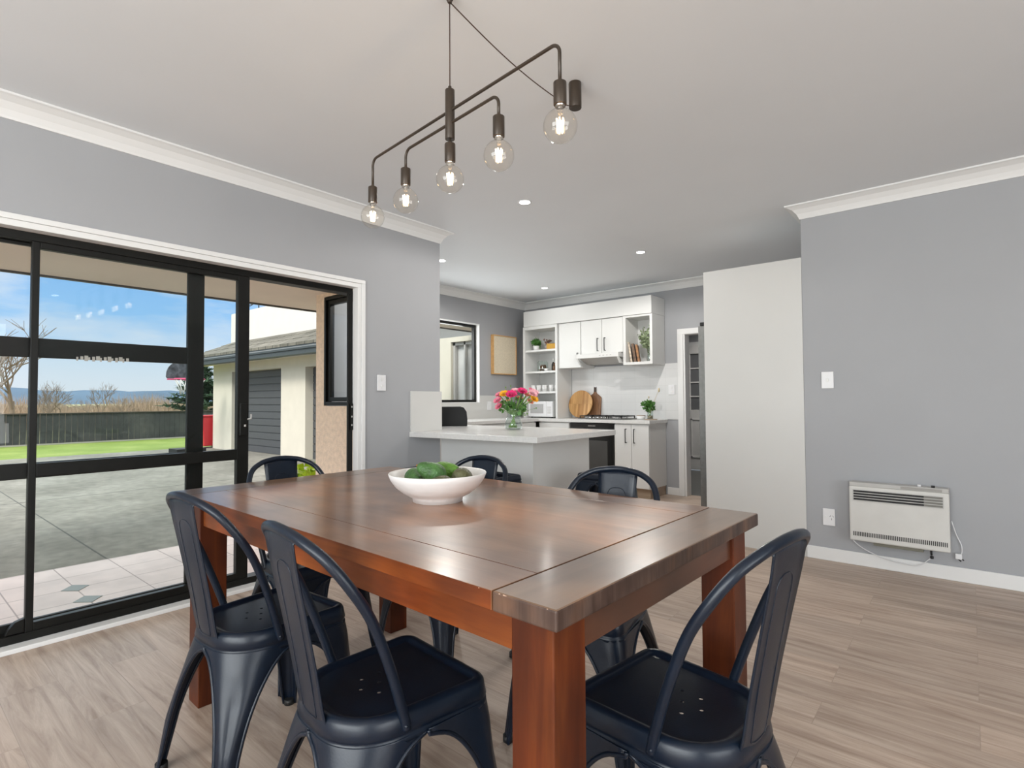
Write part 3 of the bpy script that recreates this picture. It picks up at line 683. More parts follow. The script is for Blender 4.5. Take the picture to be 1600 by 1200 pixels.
def seat_outline(hwf, hwr, hf, hr, rf, rr, n=8):
    pts = []
    for sx, sy, hw, hd, r in ((1, 1, hwf, hf, rf), (-1, 1, hwf, hf, rf), (-1, -1, hwr, hr, rr), (1, -1, hwr, hr, rr)):
        cx, cy = sx*(hw-r), sy*(hd-r); a0 = {(1, 1): 0, (-1, 1): pi/2, (-1, -1): pi, (1, -1): 1.5*pi}[(sx, sy)]
        for k in range(n+1): a = a0+pi/2*k/n; pts.append(Vector((cx+r*cos(a), cy+r*sin(a))))
    return pts
def inset(pts, d):
    N = len(pts); out = []
    for i in range(N):
        t = (pts[(i+1) % N]-pts[i-1]).normalized(); out.append(pts[i]-Vector((t.y, -t.x))*d)
    return out
def seat_bm(ol, z0, z1, holes=True, slot=False):
    """ol outline (ccw) at the bottom of the skirt"""
    bm = B()
    prof = [(-.002, z0), (-.002, z0+.010), (.0015, z0+.013), (.0015, z0+.020), (-.002, z0+.023), (.002, z1-.022), (.004, z1-.010), (.009, z1-.0025), (.016, z1), (.023, z1-.0005), (.028, z1-.004), (.032, z1-.0085), (.040, z1-.0095)]
    rings = [[bm.verts.new((p.x, p.y, z)) for p in inset(ol, d)] for d, z in prof]
    N = len(ol)
    for a, c in zip(rings, rings[1:]):
        for i in range(N): f = bm.faces.new((a[i], a[(i+1) % N], c[(i+1) % N], c[i])); f.smooth = True
    ed = [bm.edges.get((rings[-1][i], rings[-1][(i+1) % N])) for i in range(N)]
    zf = prof[-1][1]; loops = []
    if holes:
        loops += [[(.005*cos(k*pi/4)+hx_, -.010+.005*sin(k*pi/4)+hy_) for k in range(8)] for hx_, hy_ in [(0, 0)]+[(.048*cos(pi/6+a*pi/3), .048*sin(pi/6+a*pi/3)) for a in range(6)]]
    if slot: loops.append([(x_, y_) for x_, y_ in ((-.05, -.012), (.05, -.012), (.06, 0), (.05, .012), (-.05, .012), (-.06, 0))])
    for lp in loops:
        vs = [bm.verts.new((x_, y_, zf)) for x_, y_ in lp]; ed += [bm.edges.new((vs[i], vs[(i+1) % len(vs)])) for i in range(len(vs))]
    bmesh.ops.triangle_fill(bm, use_beauty=True, edges=ed)
    return bm
def spline(P, n):
    out = []; P = [Vector(p) for p in P]; Q = [P[0]*2-P[1]]+P+[P[-1]*2-P[-2]]
    for i in range(1, len(Q)-2):
        for k in range(n):
            t = k/n; a, b_, c, d = Q[i-1:i+3]
            out.append(.5*((2*b_)+(c-a)*t+(2*a-5*b_+4*c-d)*t*t+(3*b_-a-3*c+d)*t**3))
    out.append(P[-1]); return out
def make_chair():
    t = thing('metal_cafe_chair', '', 'chair')
    SZ = .462; z0 = .400
    ol = seat_outline(.183, .172, .198, .182, .045, .135)
    obj('seat', seat_bm(ol, z0, SZ), M_chair, t, solid=.002)
    for sx, sy in ((1, 1), (-1, 1), (-1, -1), (1, -1)):
        hw, hd, r = (.184, .199, .046) if sy > 0 else (.173, .183, .136)
        bot = (sx*(.225 if sy > 0 else .205), sy*(.232 if sy > 0 else .242))
        q = r*pi/4
        wx = q+hw-r; wy = q+(hd-r)+(.008)*(-1 if sy > 0 else 1)
        lg = obj('leg', leg_bm((sx*hw, sy*hd), bot, sx, sy, r, .020, z0+.012, wx, wy), M_chair, t, solid=.0022)
        obj('rubber_foot', cyl(B(), (bot[0]-sx*.017, bot[1]-sy*.017), .018, 0, .020, 12), M_rubber, lg)
    half = [(.168, -.040, .425), (.172, -.052, .47), (.182, -.090, .58), (.186, -.135, .69), (.180, -.180, .765), (.152, -.218, .822), (.100, -.243, .853), (.045, -.253, .865), (0, -.256, .868)]
    pts = spline(half+[(-x, y, z) for x, y, z in half[-2::-1]], 6)
    obj('back_hoop', tube(B(), pts, .0115, 12), M_chair, t)
    # splat, with pressed panel line
    bm = B(); NT, NS = 16, 10; G = []
    cl = spline([(0, -.176, .425), (0, -.186, .47), (0, -.200, .56), (0, -.222, .68), (0, -.243, .79), (0, -.253, .862)], 4); NT = len(cl)-1
    for i, p in enumerate(cl):
        f = i/NT; hw = .066+.016*f**1.5; zdrop = 0
        row = []
        for j in range(NS+1):
            s = -1+2*j/NS; zz = p.z-(.014*s*s if i == NT else 0)
            yy = p.y+.010*s*s*(1-f)+(.006 if i == NT else 0)*s*s-(.003 if abs(s) > .92 else 0)
            row.append(bm.verts.new((s*hw, yy, zz)))
        G.append(row)
    for a, c in zip(G, G[1:]):
        for j in range(NS): fc = bm.faces.new((a[j], a[j+1], c[j+1], c[j])); fc.smooth = True
    sp_ = obj('back_splat', bm, M_chair, t, solid=.003)
    bm = B()
    def sp_pt(x, f):
        k = f*NT; i = min(int(k), NT-1); p = cl[i].lerp(cl[i+1], k-i); s = x/.072; return (x, p.y+.010*s*s*(1-f), p.z)
    lp = [sp_pt(x, f) for x, f in [(-.033, .14), (-.036, .3), (-.037, .5), (-.038, .7), (-.034, .78), (-.018, .81), (0, .815), (.018, .81), (.034, .78), (.038, .7), (.037, .5), (.036, .3), (.033, .14), (.02, .115), (0, .11), (-.02, .115)]]
    for off in (.0014, -.0014):
        tube(bm, spline([(x, y+off, z) for x, y, z in lp+[lp[0]]], 3), .0016, 6)
    obj('pressed_line', bm, M_chair, sp_)
    [obj('rivet', ball(B(), (sx*.178, -.046, .437), .005, 1), M_chair, t) for sx in (-1, 1)]
    return t
ch = make_chair()
CG = 'dark navy metal chairs round the table'
for i, (x, y, a, lab) in enumerate(((-1.775, .855, 3, 'dark navy metal chair on the near side of the table, nearest the glass door'), (-1.12, .835, -6.4, 'dark navy metal chair on the near side of the table, nearest the front table leg'),
        (-.527, 1.212, 82, 'black metal chair at the right end of the table by the heater wall'), (-1.03, 1.652, 187, 'navy metal chair on the far side of the table in front of the oven'),
        (-1.765, 1.655, 181, 'navy metal chair on the far side of the table behind the avocado bowl'), (-2.275, 1.29, -91, 'black metal chair at the left end of the table before the open door'))):
    another(ch, lab, (x, y, 0), rad(a), i == 0); 
for o in bpy.data.objects:
    if o.name.startswith('metal_cafe_chair'): o['group'] = CG

# ================================================================== BAR STOOLS
def make_stool():
    t = thing('metal_bar_stool', '', 'stool'); z0 = .595
    ol = seat_outline(.152, .152, .152, .152, .040, .040)
    obj('seat', seat_bm(ol, z0, .65, False, True), M_chair, t, solid=.002)
    for sx, sy in ((1, 1), (-1, 1), (-1, -1), (1, -1)):
        q = .04*pi/4; lg = obj('leg', leg_bm((sx*.153, sy*.153), (sx*.21, sy*.21), sx, sy, .041, .018, z0+.01, q+.112, q+.112), M_chair, t, solid=.0022)
        obj('rubber_foot', cyl(B(), (sx*.194, sy*.194), .017, 0, .02, 12), M_rubber, lg)
    for a in range(4):
        b = B(); m_ = Matrix.Rotation(a*pi/2, 4, 'Z'); box(b, -.172, .176, .245, .172, .186, .270, 0, m_); obj('footrest', b, M_chair, t)
    return t
st = make_stool()
for i, (x, y, a, lab) in enumerate(((-1.885, 3.225, 4, 'black metal bar stool at the free end of the peninsula before the oven'), (-2.415, 2.66, -3, 'black metal bar stool under the middle of the peninsula overhang'), (-3.02, 2.66, 0, 'black metal bar stool nearest the dining wall, mostly hidden by the fruit bowl'))):
    o = another(st, lab, (x, y, 0), rad(a), i == 0); o['group'] = 'backless black stools at the peninsula'

# ================================================================== PENDANT LAMP
PC = Vector((-1.350, 1.286, 0)); prz = math.atan2(-.110, 1.016)
pd = thing('pendant_lamp', 'dark bronze five bulb pendant lamp hanging over the dining table', 'lamp', (PC.x, PC.y, 0), prz)
hookz = ZC
obj('ceiling_hook', ball(cyl(B(), (0, 0), .012, hookz-.012, hookz, 12), (0, 0, hookz-.018), .009, 2), M_bronze, pd)
obj('stem', cyl(cyl(B(), (0, 0), .0165, 2.036, 2.209, 20), (0, 0), .006, 2.209, 2.222, 12), M_bronze, pd, bevel=.001)
rot = Matrix.Rotation(-prz, 3, 'Z')
can = rot @ (Vector((-1.307, 2.005, 0))-PC)
obj('canopy', cyl(B(), (can.x, can.y), .028, ZC-.115, ZC, 24), M_bronze, pd, bevel=.003)
obj('canopy_cord', tube(B(), [(0, 0, hookz-.02)]+[(can.x*f, can.y*f, hookz-.02-.105*f-.03*sin(pi*f)) for f in [k/12 for k in range(1, 12)]]+[(can.x, can.y-.02, ZC-.112)], .0022, 6), M_cord, pd)
obj('drop_cord', tube(B(), [(0, 0, hookz-.02), (0, 0, 2.215)], .0022, 6), M_cord, pd)
def bent(xa, xb, z, zend, r=.03):
    pts = [(xa, 0, zend)]+[(xa+r-r*cos(a), 0, z-r+r*sin(a)) for a in [k*pi/12 for k in range(0, 7)]]+[(xb-r+r*sin(a), 0, z-r+r*cos(a)) for a in [k*pi/12 for k in range(0, 7)]]+[(xb, 0, zend)]
    return tube(B(), pts, .0052, 10)
zb = 1.898
xs = [-.522, -.276, 0, .248, .500]
obj('long_arm', bent(xs[0], xs[4], 2.136, 2.02), M_bronze, pd)
obj('short_arm', bent(xs[1], xs[3], 2.092, 2.02), M_bronze, pd)
for k, x in enumerate(xs):
    b = cyl(B(), (x, 0), .0185, 1.957, 2.021, 20); cyl(b, (x, 0), .006, 2.021, 2.032, 10)
    if k == 2: cyl(b, (x, 0), .0045, 2.02, 2.04, 8)
    sk = obj('lamp_socket', b, M_bronze, pd, bevel=.0015)
    bp_ = [(0, -.0475)]+[(.0475*sin(a), -.0475*cos(a)) for a in [pi*j/22 for j in range(1, 19)]]+[(.0185, .045), (.0145, .052), (.0135, .060)]
    bu = obj('bulb', lathe(B(), bp_, 36, (x, 0, zb)), M_bulb, sk)
    obj('bulb_cap', cyl(B(), (x, 0), .0134, zb+.052, zb+.066, 16), M_chrome, bu)
    fb = B()
    for j in range(6):
        a = j*pi/3; tube(fb, [(x+.010*cos(a), .010*sin(a), zb+.020), (x+.0075*cos(a+.5), .0075*sin(a+.5), zb-.018)], .0022, 6)
    obj('filament', fb, M_fil, bu)
    obj('glass_stem', lathe(B(), [(0, .0), (.004, .004), (.004, .022), (.009, .05)], 12, (x, 0, zb)), M_bulb, bu)
    light('bulb_light', 'POINT', (x, 0, zb), .7, (1, .74, .48), parent=pd, shadow_soft_size=.03).visible_glossy = False

# ================================================================== DOWNLIGHTS
DL = 'flush white ceiling downlights'
for (x, y, lab) in ((-2.387, 3.0, 'round ceiling downlight nearest the pendant lamp, above the peninsula end'), (-2.374, 4.752, 'round ceiling downlight on the right, above the gap beside the oven cabinets'), (-4.025, 3.714, 'round ceiling downlight half hidden by the left wall end'), (-4.057, 5.488, 'round ceiling downlight farthest back near the upper cabinets'),
        (.3, -1.2, 'unseen fill downlight added behind the camera'), (2.2, 1.6, 'unseen fill downlight added in the right part of the room'), (-2.2, -1.4, 'unseen fill downlight added behind the camera on the left'), (-2.6, 7.9, 'unseen downlight added to light the hallway')):  # these four are out of view, added to brighten room and hall
    t = thing('downlight', lab, 'downlight', (x, y, ZC), 0, DL)
    obj('trim_ring', lathe(B(), [(.036, -.001), (.046, -.004), (.050, 0), (.036, 0)], 32), M_wplate, t)
    obj('lens', cyl(B(), (0, 0), .037, -.003, -.0005, 28), M_emit, t)
    light('downlight_lamp', 'SPOT', (0, 0, -.02), {0: 24, 1: 3.2, 2: 110, 3: 66, 4: 56}[1 if y == 5.488 else 2 if y > 7 else 3 if y == 4.752 else 4 if y == 3.714 else 0], (1, .965, .92), parent=t, spot_size=rad(150 if y > 7 else 172 if y > 2.9 else 116), spot_blend=.25 if 2.9 < y < 7 else 1, shadow_soft_size=.035)
# ================================================================== KITCHEN FITTINGS
WT, WB = .895, .855
b = B()
prism(b, [(XL+.001, 2.755), (-2.167, 2.835), (-2.167, 3.868), (-4.36, 3.868), (-4.36, 5.73), (-2.78, 5.73), (-2.78, 6.218), (-4.96, 6.218), (-4.96, 3.082), (XL+.001, 3.082)], WB, WT)
wt = obj('worktop', b, M_stone, bevel=.003); tag(wt, 'pale grey stone worktop running from the peninsula round to the hob', 'worktop')
def handle(parent, x, y, z0, z1, d=(0, -1)):
    """square black bow handle, vertical; d points out of the door"""
    b = B(); L_ = .032
    for z in (z0, z1-.008): box(b, min(x-.004, x+d[0]*L_), min(y, y+d[1]*L_), z, max(x+.004, x+d[0]*L_), max(y, y+d[1]*L_), z+.008)
    box(b, x-.004, min(y+d[1]*(L_-.007), y+d[1]*L_), z0, x+.004, max(y+d[1]*(L_-.007), y+d[1]*L_), z1)
    return obj('handle', b, M_blackh, parent)
pn = thing('peninsula_cabinet', 'white panelled peninsula cabinet under the stone overhang', 'cabinet', (0, 0, 0))
b = B(); box(b, XL+.002, 3.09, .0, -2.40, 3.11, WB-.001); box(b, -2.42, 3.11, 0, -2.40, 3.84, WB-.001); box(b, XL+.002, 3.82, .1, -2.42, 3.84, WB-.001); obj('panel', b, M_cab, pn, bevel=.001)
lb = thing('base_cabinet', 'white base cabinet under the kitchen side window', 'cabinet', (0, 0, 0))
obj('carcass', BX(-4.94, 3.88, .10, -4.40, 5.70, WB-.001), M_cab, lb); obj('kickboard', BX(-4.94, 3.88, 0, -4.44, 5.70, .10), M_oak, lb)
for k in range(3): obj('door', BX(-4.399, 3.885+k*.61, .105, -4.382, 3.885+k*.61+.604, WB-.015), M_cab, lb, bevel=.001)
db = thing('drawer_cabinet', 'white drawer cabinet left of the oven', 'cabinet', (0, 0, 0))
obj('carcass', BX(-4.36, 5.775, .11, -3.885, 6.21, WB-.001), M_cab, db); obj('kickboard', BX(-4.36, 5.80, 0, -3.885, 6.21, .11), M_oak, db)
for k, (za, zb_) in enumerate(((.115, .40), (.405, .62), (.625, .84))):
    d = obj('drawer', BX(-4.355, 5.752, za, -3.89, 5.773, zb_), M_cab, db, bevel=.001)
    if k == 2: obj('knob', cyl(B(), (0, 0), .010, 0, .02, 12), M_blackh, d, loc=(-4.27, 5.745, .765)).rotation_euler = (pi/2, 0, 0)
ov_ = thing('oven', 'black built in oven with dark glass door under the hob', 'oven', (0, 0, 0))
obj('oven_case', BX(-3.868, 5.775, .12, -3.252, 6.20, .845), M_cab, ov_)
obj('kickboard', BX(-3.88, 5.80, 0, -3.245, 6.20, .11), M_oak, ov_)
obj('control_panel', BX(-3.866, 5.745, .785, -3.254, 5.774, .846), M_oven, ov_, bevel=.002)
dr = obj('oven_door', BX(-3.866, 5.742, .155, -3.254, 5.774, .778), M_oven, ov_, bevel=.002)
obj('inner_glass', BX(-3.80, 5.739, .22, -3.33, 5.743, .64), mat('smoked_oven_window', (.07, .07, .068), .25), dr)
obj('handle', tube(B(), [(-3.82, 5.743, .735), (-3.81, 5.712, .735), (-3.31, 5.712, .735), (-3.30, 5.743, .735)], .007, 8), M_steel, dr)
b = B(); [box(b, -3.60+k*.022, 5.7435, .810, -3.588+k*.022, 5.746, .822) for k in range(5)]; obj('display', b, M_gpl, ov_)
cb = thing('base_cabinet', 'white two door base cabinet at the free end right of the oven', 'cabinet', (0, 0, 0))
obj('carcass', BX(-3.245, 5.775, .11, -2.80, 6.21, WB-.001), M_cab, cb); obj('kickboard', BX(-3.245, 5.80, 0, -2.812, 6.21, .11), M_oak, cb)
for xa, xb, hxx in ((-3.238, -3.024, -3.085), (-3.019, -2.802, -2.978)):
    d = obj('door', BX(xa, 5.752, .115, xb, 5.773, .84), M_cab, cb, bevel=.001); handle(d, hxx, 5.752, .63, .795)
# tiled splashbacks
b = B(); box(b, -4.14, YB-.012, WT, -2.646, YB, 1.565); struct('trim_7', b, M_splash, label='white tiled splashback behind the hob')
b = B(); box(b, XK, YE, WT, XK+.012, 5.86, 1.098); box(b, XK, 5.25, 1.098, XK+.012, 5.86, 1.20); struct('trim_8', b, M_panel, label='white splashback under the kitchen side window')
struct('trim_9', BX(XL, 2.765, WT, XL+.010, YE+.012, 1.212), M_panel, bevel=.001, label='white splashback panel on the end of the dining wall above the peninsula')
# upper units
bk = obj('bulkhead_panel', BX(-4.695, 5.855, 2.138, -2.80, 6.215, 2.345), M_cab, bevel=.001); tag(bk, 'long white bulkhead box above the upper kitchen cabinets', 'panel')
su = thing('shelf_unit', 'tall open white shelf unit standing on the worktop in the corner', 'shelf', (0, 0, 0))
b = B(); X0, X1, Y0, Y1 = -4.715, -4.142, 5.865, 6.205
box(b, X0, Y0, WT+.001, X0+.036, Y1, 2.137); box(b, X1-.030, Y0, WT+.001, X1, Y1, 2.137); box(b, X0+.036, Y0, 2.095, X1-.030, Y1, 2.137); box(b, X0+.036, Y1-.012, WT+.001, X1-.030, Y1, 2.095)
obj('carcass', b, M_cab, su, bevel=.001)
SH = [1.815, 1.525, 1.250]
for z in SH: obj('shelf', BX(X0+.037, Y0+.01, z-.026, X1-.031, Y1-.013, z), M_cab, su, bevel=.001)
w1 = thing('wall_cabinet', 'white single door wall cabinet beside the open shelf unit', 'cabinet', (0, 0, 0))
obj('carcass', BX(-4.138, 5.90, 1.548, -3.782, 6.206, 2.136), M_cab, w1)
d = obj('door', BX(-4.115, 5.878, 1.548, -3.786, 5.898, 2.130), M_cab, w1, bevel=.001); handle(d, -3.822, 5.878, 1.685, 1.735)
w2 = thing('wall_cabinet', 'white two door wall cabinet above the range hood', 'cabinet', (0, 0, 0))
obj('carcass', BX(-3.778, 5.90, 1.71, -3.182, 6.206, 2.136), M_cab, w2)
for xa, xb, hxx in ((-3.775, -3.478, -3.525), (-3.472, -3.186, -3.425)):
    d = obj('door', BX(xa, 5.878, 1.71, xb, 5.898, 2.130), M_cab, w2, bevel=.001); handle(d, hxx, 5.878, 1.738, 1.90)
w3 = thing('wall_cabinet', 'open white cubby cabinet at the right end of the wall units', 'cabinet', (0, 0, 0))
b = B(); box(b, -3.178, 5.87, 1.548, -3.142, 6.206, 2.136); box(b, -2.832, 5.87, 1.548, -2.80, 6.206, 2.136); box(b, -3.142, 5.87, 1.548, -2.832, 6.206, 1.580); box(b, -3.142, 5.87, 2.112, -2.832, 6.206, 2.136); box(b, -3.142, 6.19, 1.58, -2.832, 6.206, 2.112)
obj('carcass', b, M_cab, w3, bevel=.001)
hd = thing('range_hood', 'white slide out range hood under the wall cabinets', 'range hood', (0, 0, 0))
obj('hood_body', BX(-3.80, 5.80, 1.652, -3.205, 6.205, 1.705), M_cab, hd, bevel=.002)
obj('grease_filter', prism(B(), [(5.84, 1.651), (6.02, 1.585), (6.20, 1.585), (6.20, 1.651)], -3.775, -3.23, 'X'), M_gpl, hd)
for xa in (-3.80, -3.228): obj('side_cheek', prism(B(), [(5.80, 1.652), (5.83, 1.652), (5.90, 1.585), (6.10, 1.575), (5.86, 1.578)], xa, xa+.022, 'X'), M_cab, hd)
b = B(); [box(b, -3.47+k*.05, 5.798, 1.672, -3.45+k*.05, 5.801, 1.682) for k in range(4)]; obj('switches', b, M_gpl, hd)
# hob
hb = thing('gas_hob', 'stainless gas hob with black cast trivets on the back worktop', 'hob', (-3.45, 5.945, WT))
obj('hob_plate', BX(-.30, -.20, .0005, .31, .20, .012), M_steel, hb, bevel=.004)
for (x, y, r) in ((-.20, -.09, .034), (-.20, .10, .028), (.02, 0, .045), (.20, .10, .03), (.19, -.09, .025)):
    bn_ = obj('burner', cyl(cyl(B(), (x, y), r*1.15, .012, .022, 20), (x, y), r, .022, .030, 20), M_chrome, hb); 
for x in (-.20, .0, .20):
    b = B()
    for s in (-1, 1):
        box(b, x-.09, s*.165-.005, .034, x+.09, s*.165+.005, .044); box(b, x+s*.088-.005, -.17, .034, x+s*.088+.005, .17, .044)
        for q in (-1, 1): box(b, x+s*.088-.005, q*.165-.005, .012, x+s*.088+.005, q*.165+.005, .044)
    box(b, x-.004, -.165, .036, x+.004, .165, .046); box(b, x-.09, -.004, .036, x+.09, .004, .046)
    obj('trivet', b, M_dark, hb)
for k in range(5): obj('knob', cyl(B(), (-.19+k*.055, -.178), .014, .012, .032, 14), M_chrome, hb)
# boards
o = obj('chopping_board', cyl(B(), (0, 0), .182, 0, .020, 48), M_board, loc=(-3.95, 6.132, WT+.183), bevel=.004); o.rotation_euler = (rad(80), 0, 0); tag(o, 'round striped timber chopping board leaning on the tiles', 'chopping board')
pdl = thing('paddle_board', 'dark walnut paddle shaped board behind the round one', 'chopping board', (-3.775, 6.165, WT)); pdl.rotation_euler = (rad(-6), 0, 0)
obj('blade', prism(B(), [(-.095, 0), (.095, 0), (.095, .27), (.07, .295), (.028, .325), (.020, .345), (-.020, .345), (-.028, .325), (-.07, .295), (-.095, .27)], 0, .018, 'Y'), M_walnut, pdl, bevel=.003)
b = prism(B(), [(-.020, .345), (.020, .345), (.022, .42), (.014, .437), (-.014, .437), (-.022, .42)], 0, .018, 'Y'); hnd = obj('handle', b, mat('dark_handle_wood', (.05, .03, .02), .5), pdl, bevel=.003)
obj('hanging_hole', cyl(B(), (0, 0), .008, -.001, .021, 12), M_wplate, hnd, loc=(0, .019, .412)).rotation_euler = (pi/2, 0, 0)
# herb glass and dish at the end of the worktop
hg = thing('herb_glass', 'small glass of green herbs with one tall pale stem by the worktop end', 'vase', (-2.895, 5.985, WT))
obj('coaster', cyl(B(), (.01, 0), .075, .0005, .008, 24), M_oak, hg)
obj('glass_jar', lathe(B(), [(0, .009), (.034, .009), (.038, .03), (.036, .08), (.034, .105), (.032, .105), (.034, .08), (.035, .03), (.032, .014), (0, .014)], 24), M_vase, hg)
obj('water', cyl(B(), (0, 0), .031, .015, .05, 20), mat('amber_water', (.30, .24, .15), .2), hg)
b = B(); rnd = random.Random(9); tips = []
for k in range(9):
    a = rnd.uniform(0, 2*pi); R = rnd.uniform(.03, .10); q = (R*cos(a), R*sin(a)*.6, rnd.uniform(.15, .25)); tips.append(q); tube(b, [(0, 0, .02), (q[0]*.3, q[1]*.3, .11), q], .0022, 5)
sg = obj('herb_stems', b, M_stem, hg)
b = B()
for k, q in enumerate(tips): leafcluster(b, (q[0]*.75, q[1]*.75, q[2]-.04), .026, 14, .045, 1, 30+k, .8)
obj('leaves', b, M_leaf, hg)
b = tube(B(), [(0, 0, .05), (.04, .01, .2), (.095, .02, .325)], .0022, 5); ball(b, (.105, .02, .35), .015, 2, (.8, .8, 1.8)); tube(b, [(0, 0, .05), (-.02, .0, .18), (-.015, 0, .26)], .0018, 5); ball(b, (-.015, 0, .265), .010, 2, (.8, .8, 1.5)); obj('seed_heads', b, mat('pale_seed_head', (.55, .46, .30), .8), hg)
dd = thing('glass_dish', 'small round lidded glass dish left of the herb glass', 'dish', (-3.03, 6.02, WT))
obj('dish_body', lathe(B(), [(0, .001), (.045, .001), (.052, .02), (.052, .042), (.049, .042), (.049, .02), (.043, .006), (0, .006)], 28), M_mug, dd)
b = B(); cyl(b, (0, 0), .053, .043, .050, 28); obj('lid', b, M_oak, dd)
# shelf contents
def potted(loc, lab, leafm, n, R, sz, pr_=.035, ph=.06, group=None, name='potted_plant'):
    t = thing(name, lab, 'plant', loc, 0, group)
    obj('pot', lathe(B(), [(0, 0), (pr_*.8, 0), (pr_, ph), (pr_*.9, ph), (pr_*.8, ph-.01), (0, ph-.01)], 24), M_pot, t)
    b = B(); leafcluster(b, (0, 0, ph+R*.7), R, n, sz, .85, 44, .6); obj('foliage', b, leafm, t)
    b = B(); [tube(b, [(0, 0, ph-.012), (R*.5*cos(k), R*.5*sin(k), ph+R*.7)], .002, 5) for k in range(7)]; obj('stems', b, M_stem, t)
    return t
potted((-4.575, 5.985, SH[0]+.001), 'small green bushy plant in white pot on the top shelf', M_leaf, 150, .060, .04, .046, .065)
cz = thing('dried_flower_cup', 'cup of dusky dried flowers on the top shelf', 'dried flowers', (-4.425, 6.03, SH[0]+.001))
obj('cup', lathe(B(), [(0, 0), (.028, 0), (.036, .06), (.033, .06), (.026, .006), (0, .006)], 20), mat('mauve_grey_cup', (.42, .37, .36), .5), cz)
b = B(); rnd = random.Random(3)
for k in range(14):
    q = (rnd.uniform(-.06, .06), rnd.uniform(-.04, .04), rnd.uniform(.09, .15)); tube(b, [(0, 0, .02), q], .0016, 4, 0); ball(b, q, rnd.uniform(.009, .017), 1, (1, 1, 1), 1)
obj('dried_heads', b, [M_bark, mat('dusky_brown_petals', (.20, .11, .08), .9)], cz)
o = obj('yellow_box', BX(-.085, -.06, 0, .085, .06, .075), mat('mustard_box', (.50, .27, .02), .5), loc=(-4.262, 5.97, SH[0]+.001), bevel=.004); tag(o, 'mustard yellow storage box on the top shelf', 'box')
jr = thing('glass_canister', 'glass canister of brown nuts on the middle shelf', 'jar', (-4.48, 6.0, SH[1]+.001))
obj('glass_body', lathe(B(), [(0, 0), (.075, 0), (.078, .01), (.076, .12), (.060, .14), (.058, .14), (.073, .118), (.075, .012), (.072, .004), (0, .004)], 28), M_vase, jr)
b = B(); rnd = random.Random(6)
for k in range(46):
    a = rnd.uniform(0, 2*pi); z = rnd.uniform(.016, .085); R = rnd.uniform(0, .056)*(1-.35*z/.09); ball(b, (R*cos(a), R*sin(a), z), rnd.uniform(.011, .016), 1, (1, .8, 1))
obj('nuts', b, mat('brown_nuts', (.16, .075, .03), .6, noise=(60, .5, 2)), jr, kind='stuff')
o = obj('small_bowl', lathe(B(), [(0, 0), (.022, 0), (.034, .032), (.031, .032), (.02, .005), (0, .005)], 24), M_mug, loc=(-4.365, 5.93, SH[1]+.001)); tag(o, 'tiny white bowl on the middle shelf between canister and bottles', 'bowl')
for (x, y, h, m_, lab) in ((-4.30, 6.0, .17, M_dark, 'dark bottle with pale neck on the middle shelf'), (-4.255, 5.96, .105, mat('brown_bottle_glass', (.16, .08, .04), .2), 'short brown bottle on the middle shelf'), (-4.205, 5.985, .175, M_mug, 'tall white bottle at the right end of the middle shelf')):
    t = thing('bottle', lab, 'bottle', (x, y, SH[1]+.001)); r = .024
    obj('bottle_body', lathe(B(), [(0, 0), (r, 0), (r, h*.5), (r*.75, h*.6), (r*.35, h*.72), (0, h*.72)], 20), m_, t)
    obj('bottle_neck', lathe(B(), [(0, h*.70), (r*.37, h*.70), (r*.4, h), (0, h)], 16), M_mug if m_ is M_dark else m_, t)
def mug():
    t = thing('mug', '', 'mug')
    obj('mug_body', lathe(B(), [(0, 0), (.030, 0), (.036, .085), (.033, .085), (.028, .006), (0, .006)], 24), M_mug, t)
    obj('mug_handle', tube(B(), [(.033, 0, .068), (.052, 0, .066), (.058, 0, .045), (.048, 0, .022), (.031, 0, .020)], .004, 6), M_mug, t)
    return t
mg = mug()
for i, (x, y, lab) in enumerate(((-4.60, 5.955, 'leftmost white mug on the lowest shelf above the microwave'), (-4.51, 5.955, 'second white mug from the left on the lowest shelf'), (-4.415, 5.955, 'third white mug from the left on the lowest shelf'), (-4.30, 5.955, 'fourth white mug from the left, after the gap on the lowest shelf'), (-4.215, 5.97, 'rightmost white mug against the side of the lowest shelf'))):
    o = another(mg, lab, (x, y, SH[2]+.001), rad(-60 if x < -4.25 else 100), i == 0); o['group'] = 'white mugs on the lowest shelf'
mw = thing('microwave_oven', 'white microwave oven in the bottom bay of the shelf unit', 'microwave', (-4.45, 6.035, WT+.001))
obj('case', BX(-.205, -.125, .012, .205, .15, .222), M_mug, mw, bevel=.004); d = obj('door', BX(-.204, -.140, .014, .105, -.126, .220), M_wplate, mw, bevel=.003)
obj('door_window', BX(-.165, -.1425, .06, .055, -.1405, .185), mat('pale_grey_window', (.42, .42, .42), .25), d)
obj('control_panel', BX(.108, -.139, .014, .204, -.126, .220), M_wplate, mw, bevel=.003)
b = B(); [box(b, .125+.022*i, -.1405, .06+.025*j, .138+.022*i, -.139, .074+.025*j) for i in range(3) for j in range(4)]; obj('buttons', b, M_gpl, mw)
b = B(); [cyl(b, (x_, y_), .012, 0, .012, 10) for x_ in (-.17, .17) for y_ in (-.1, .12)]; obj('feet', b, M_dark, mw)
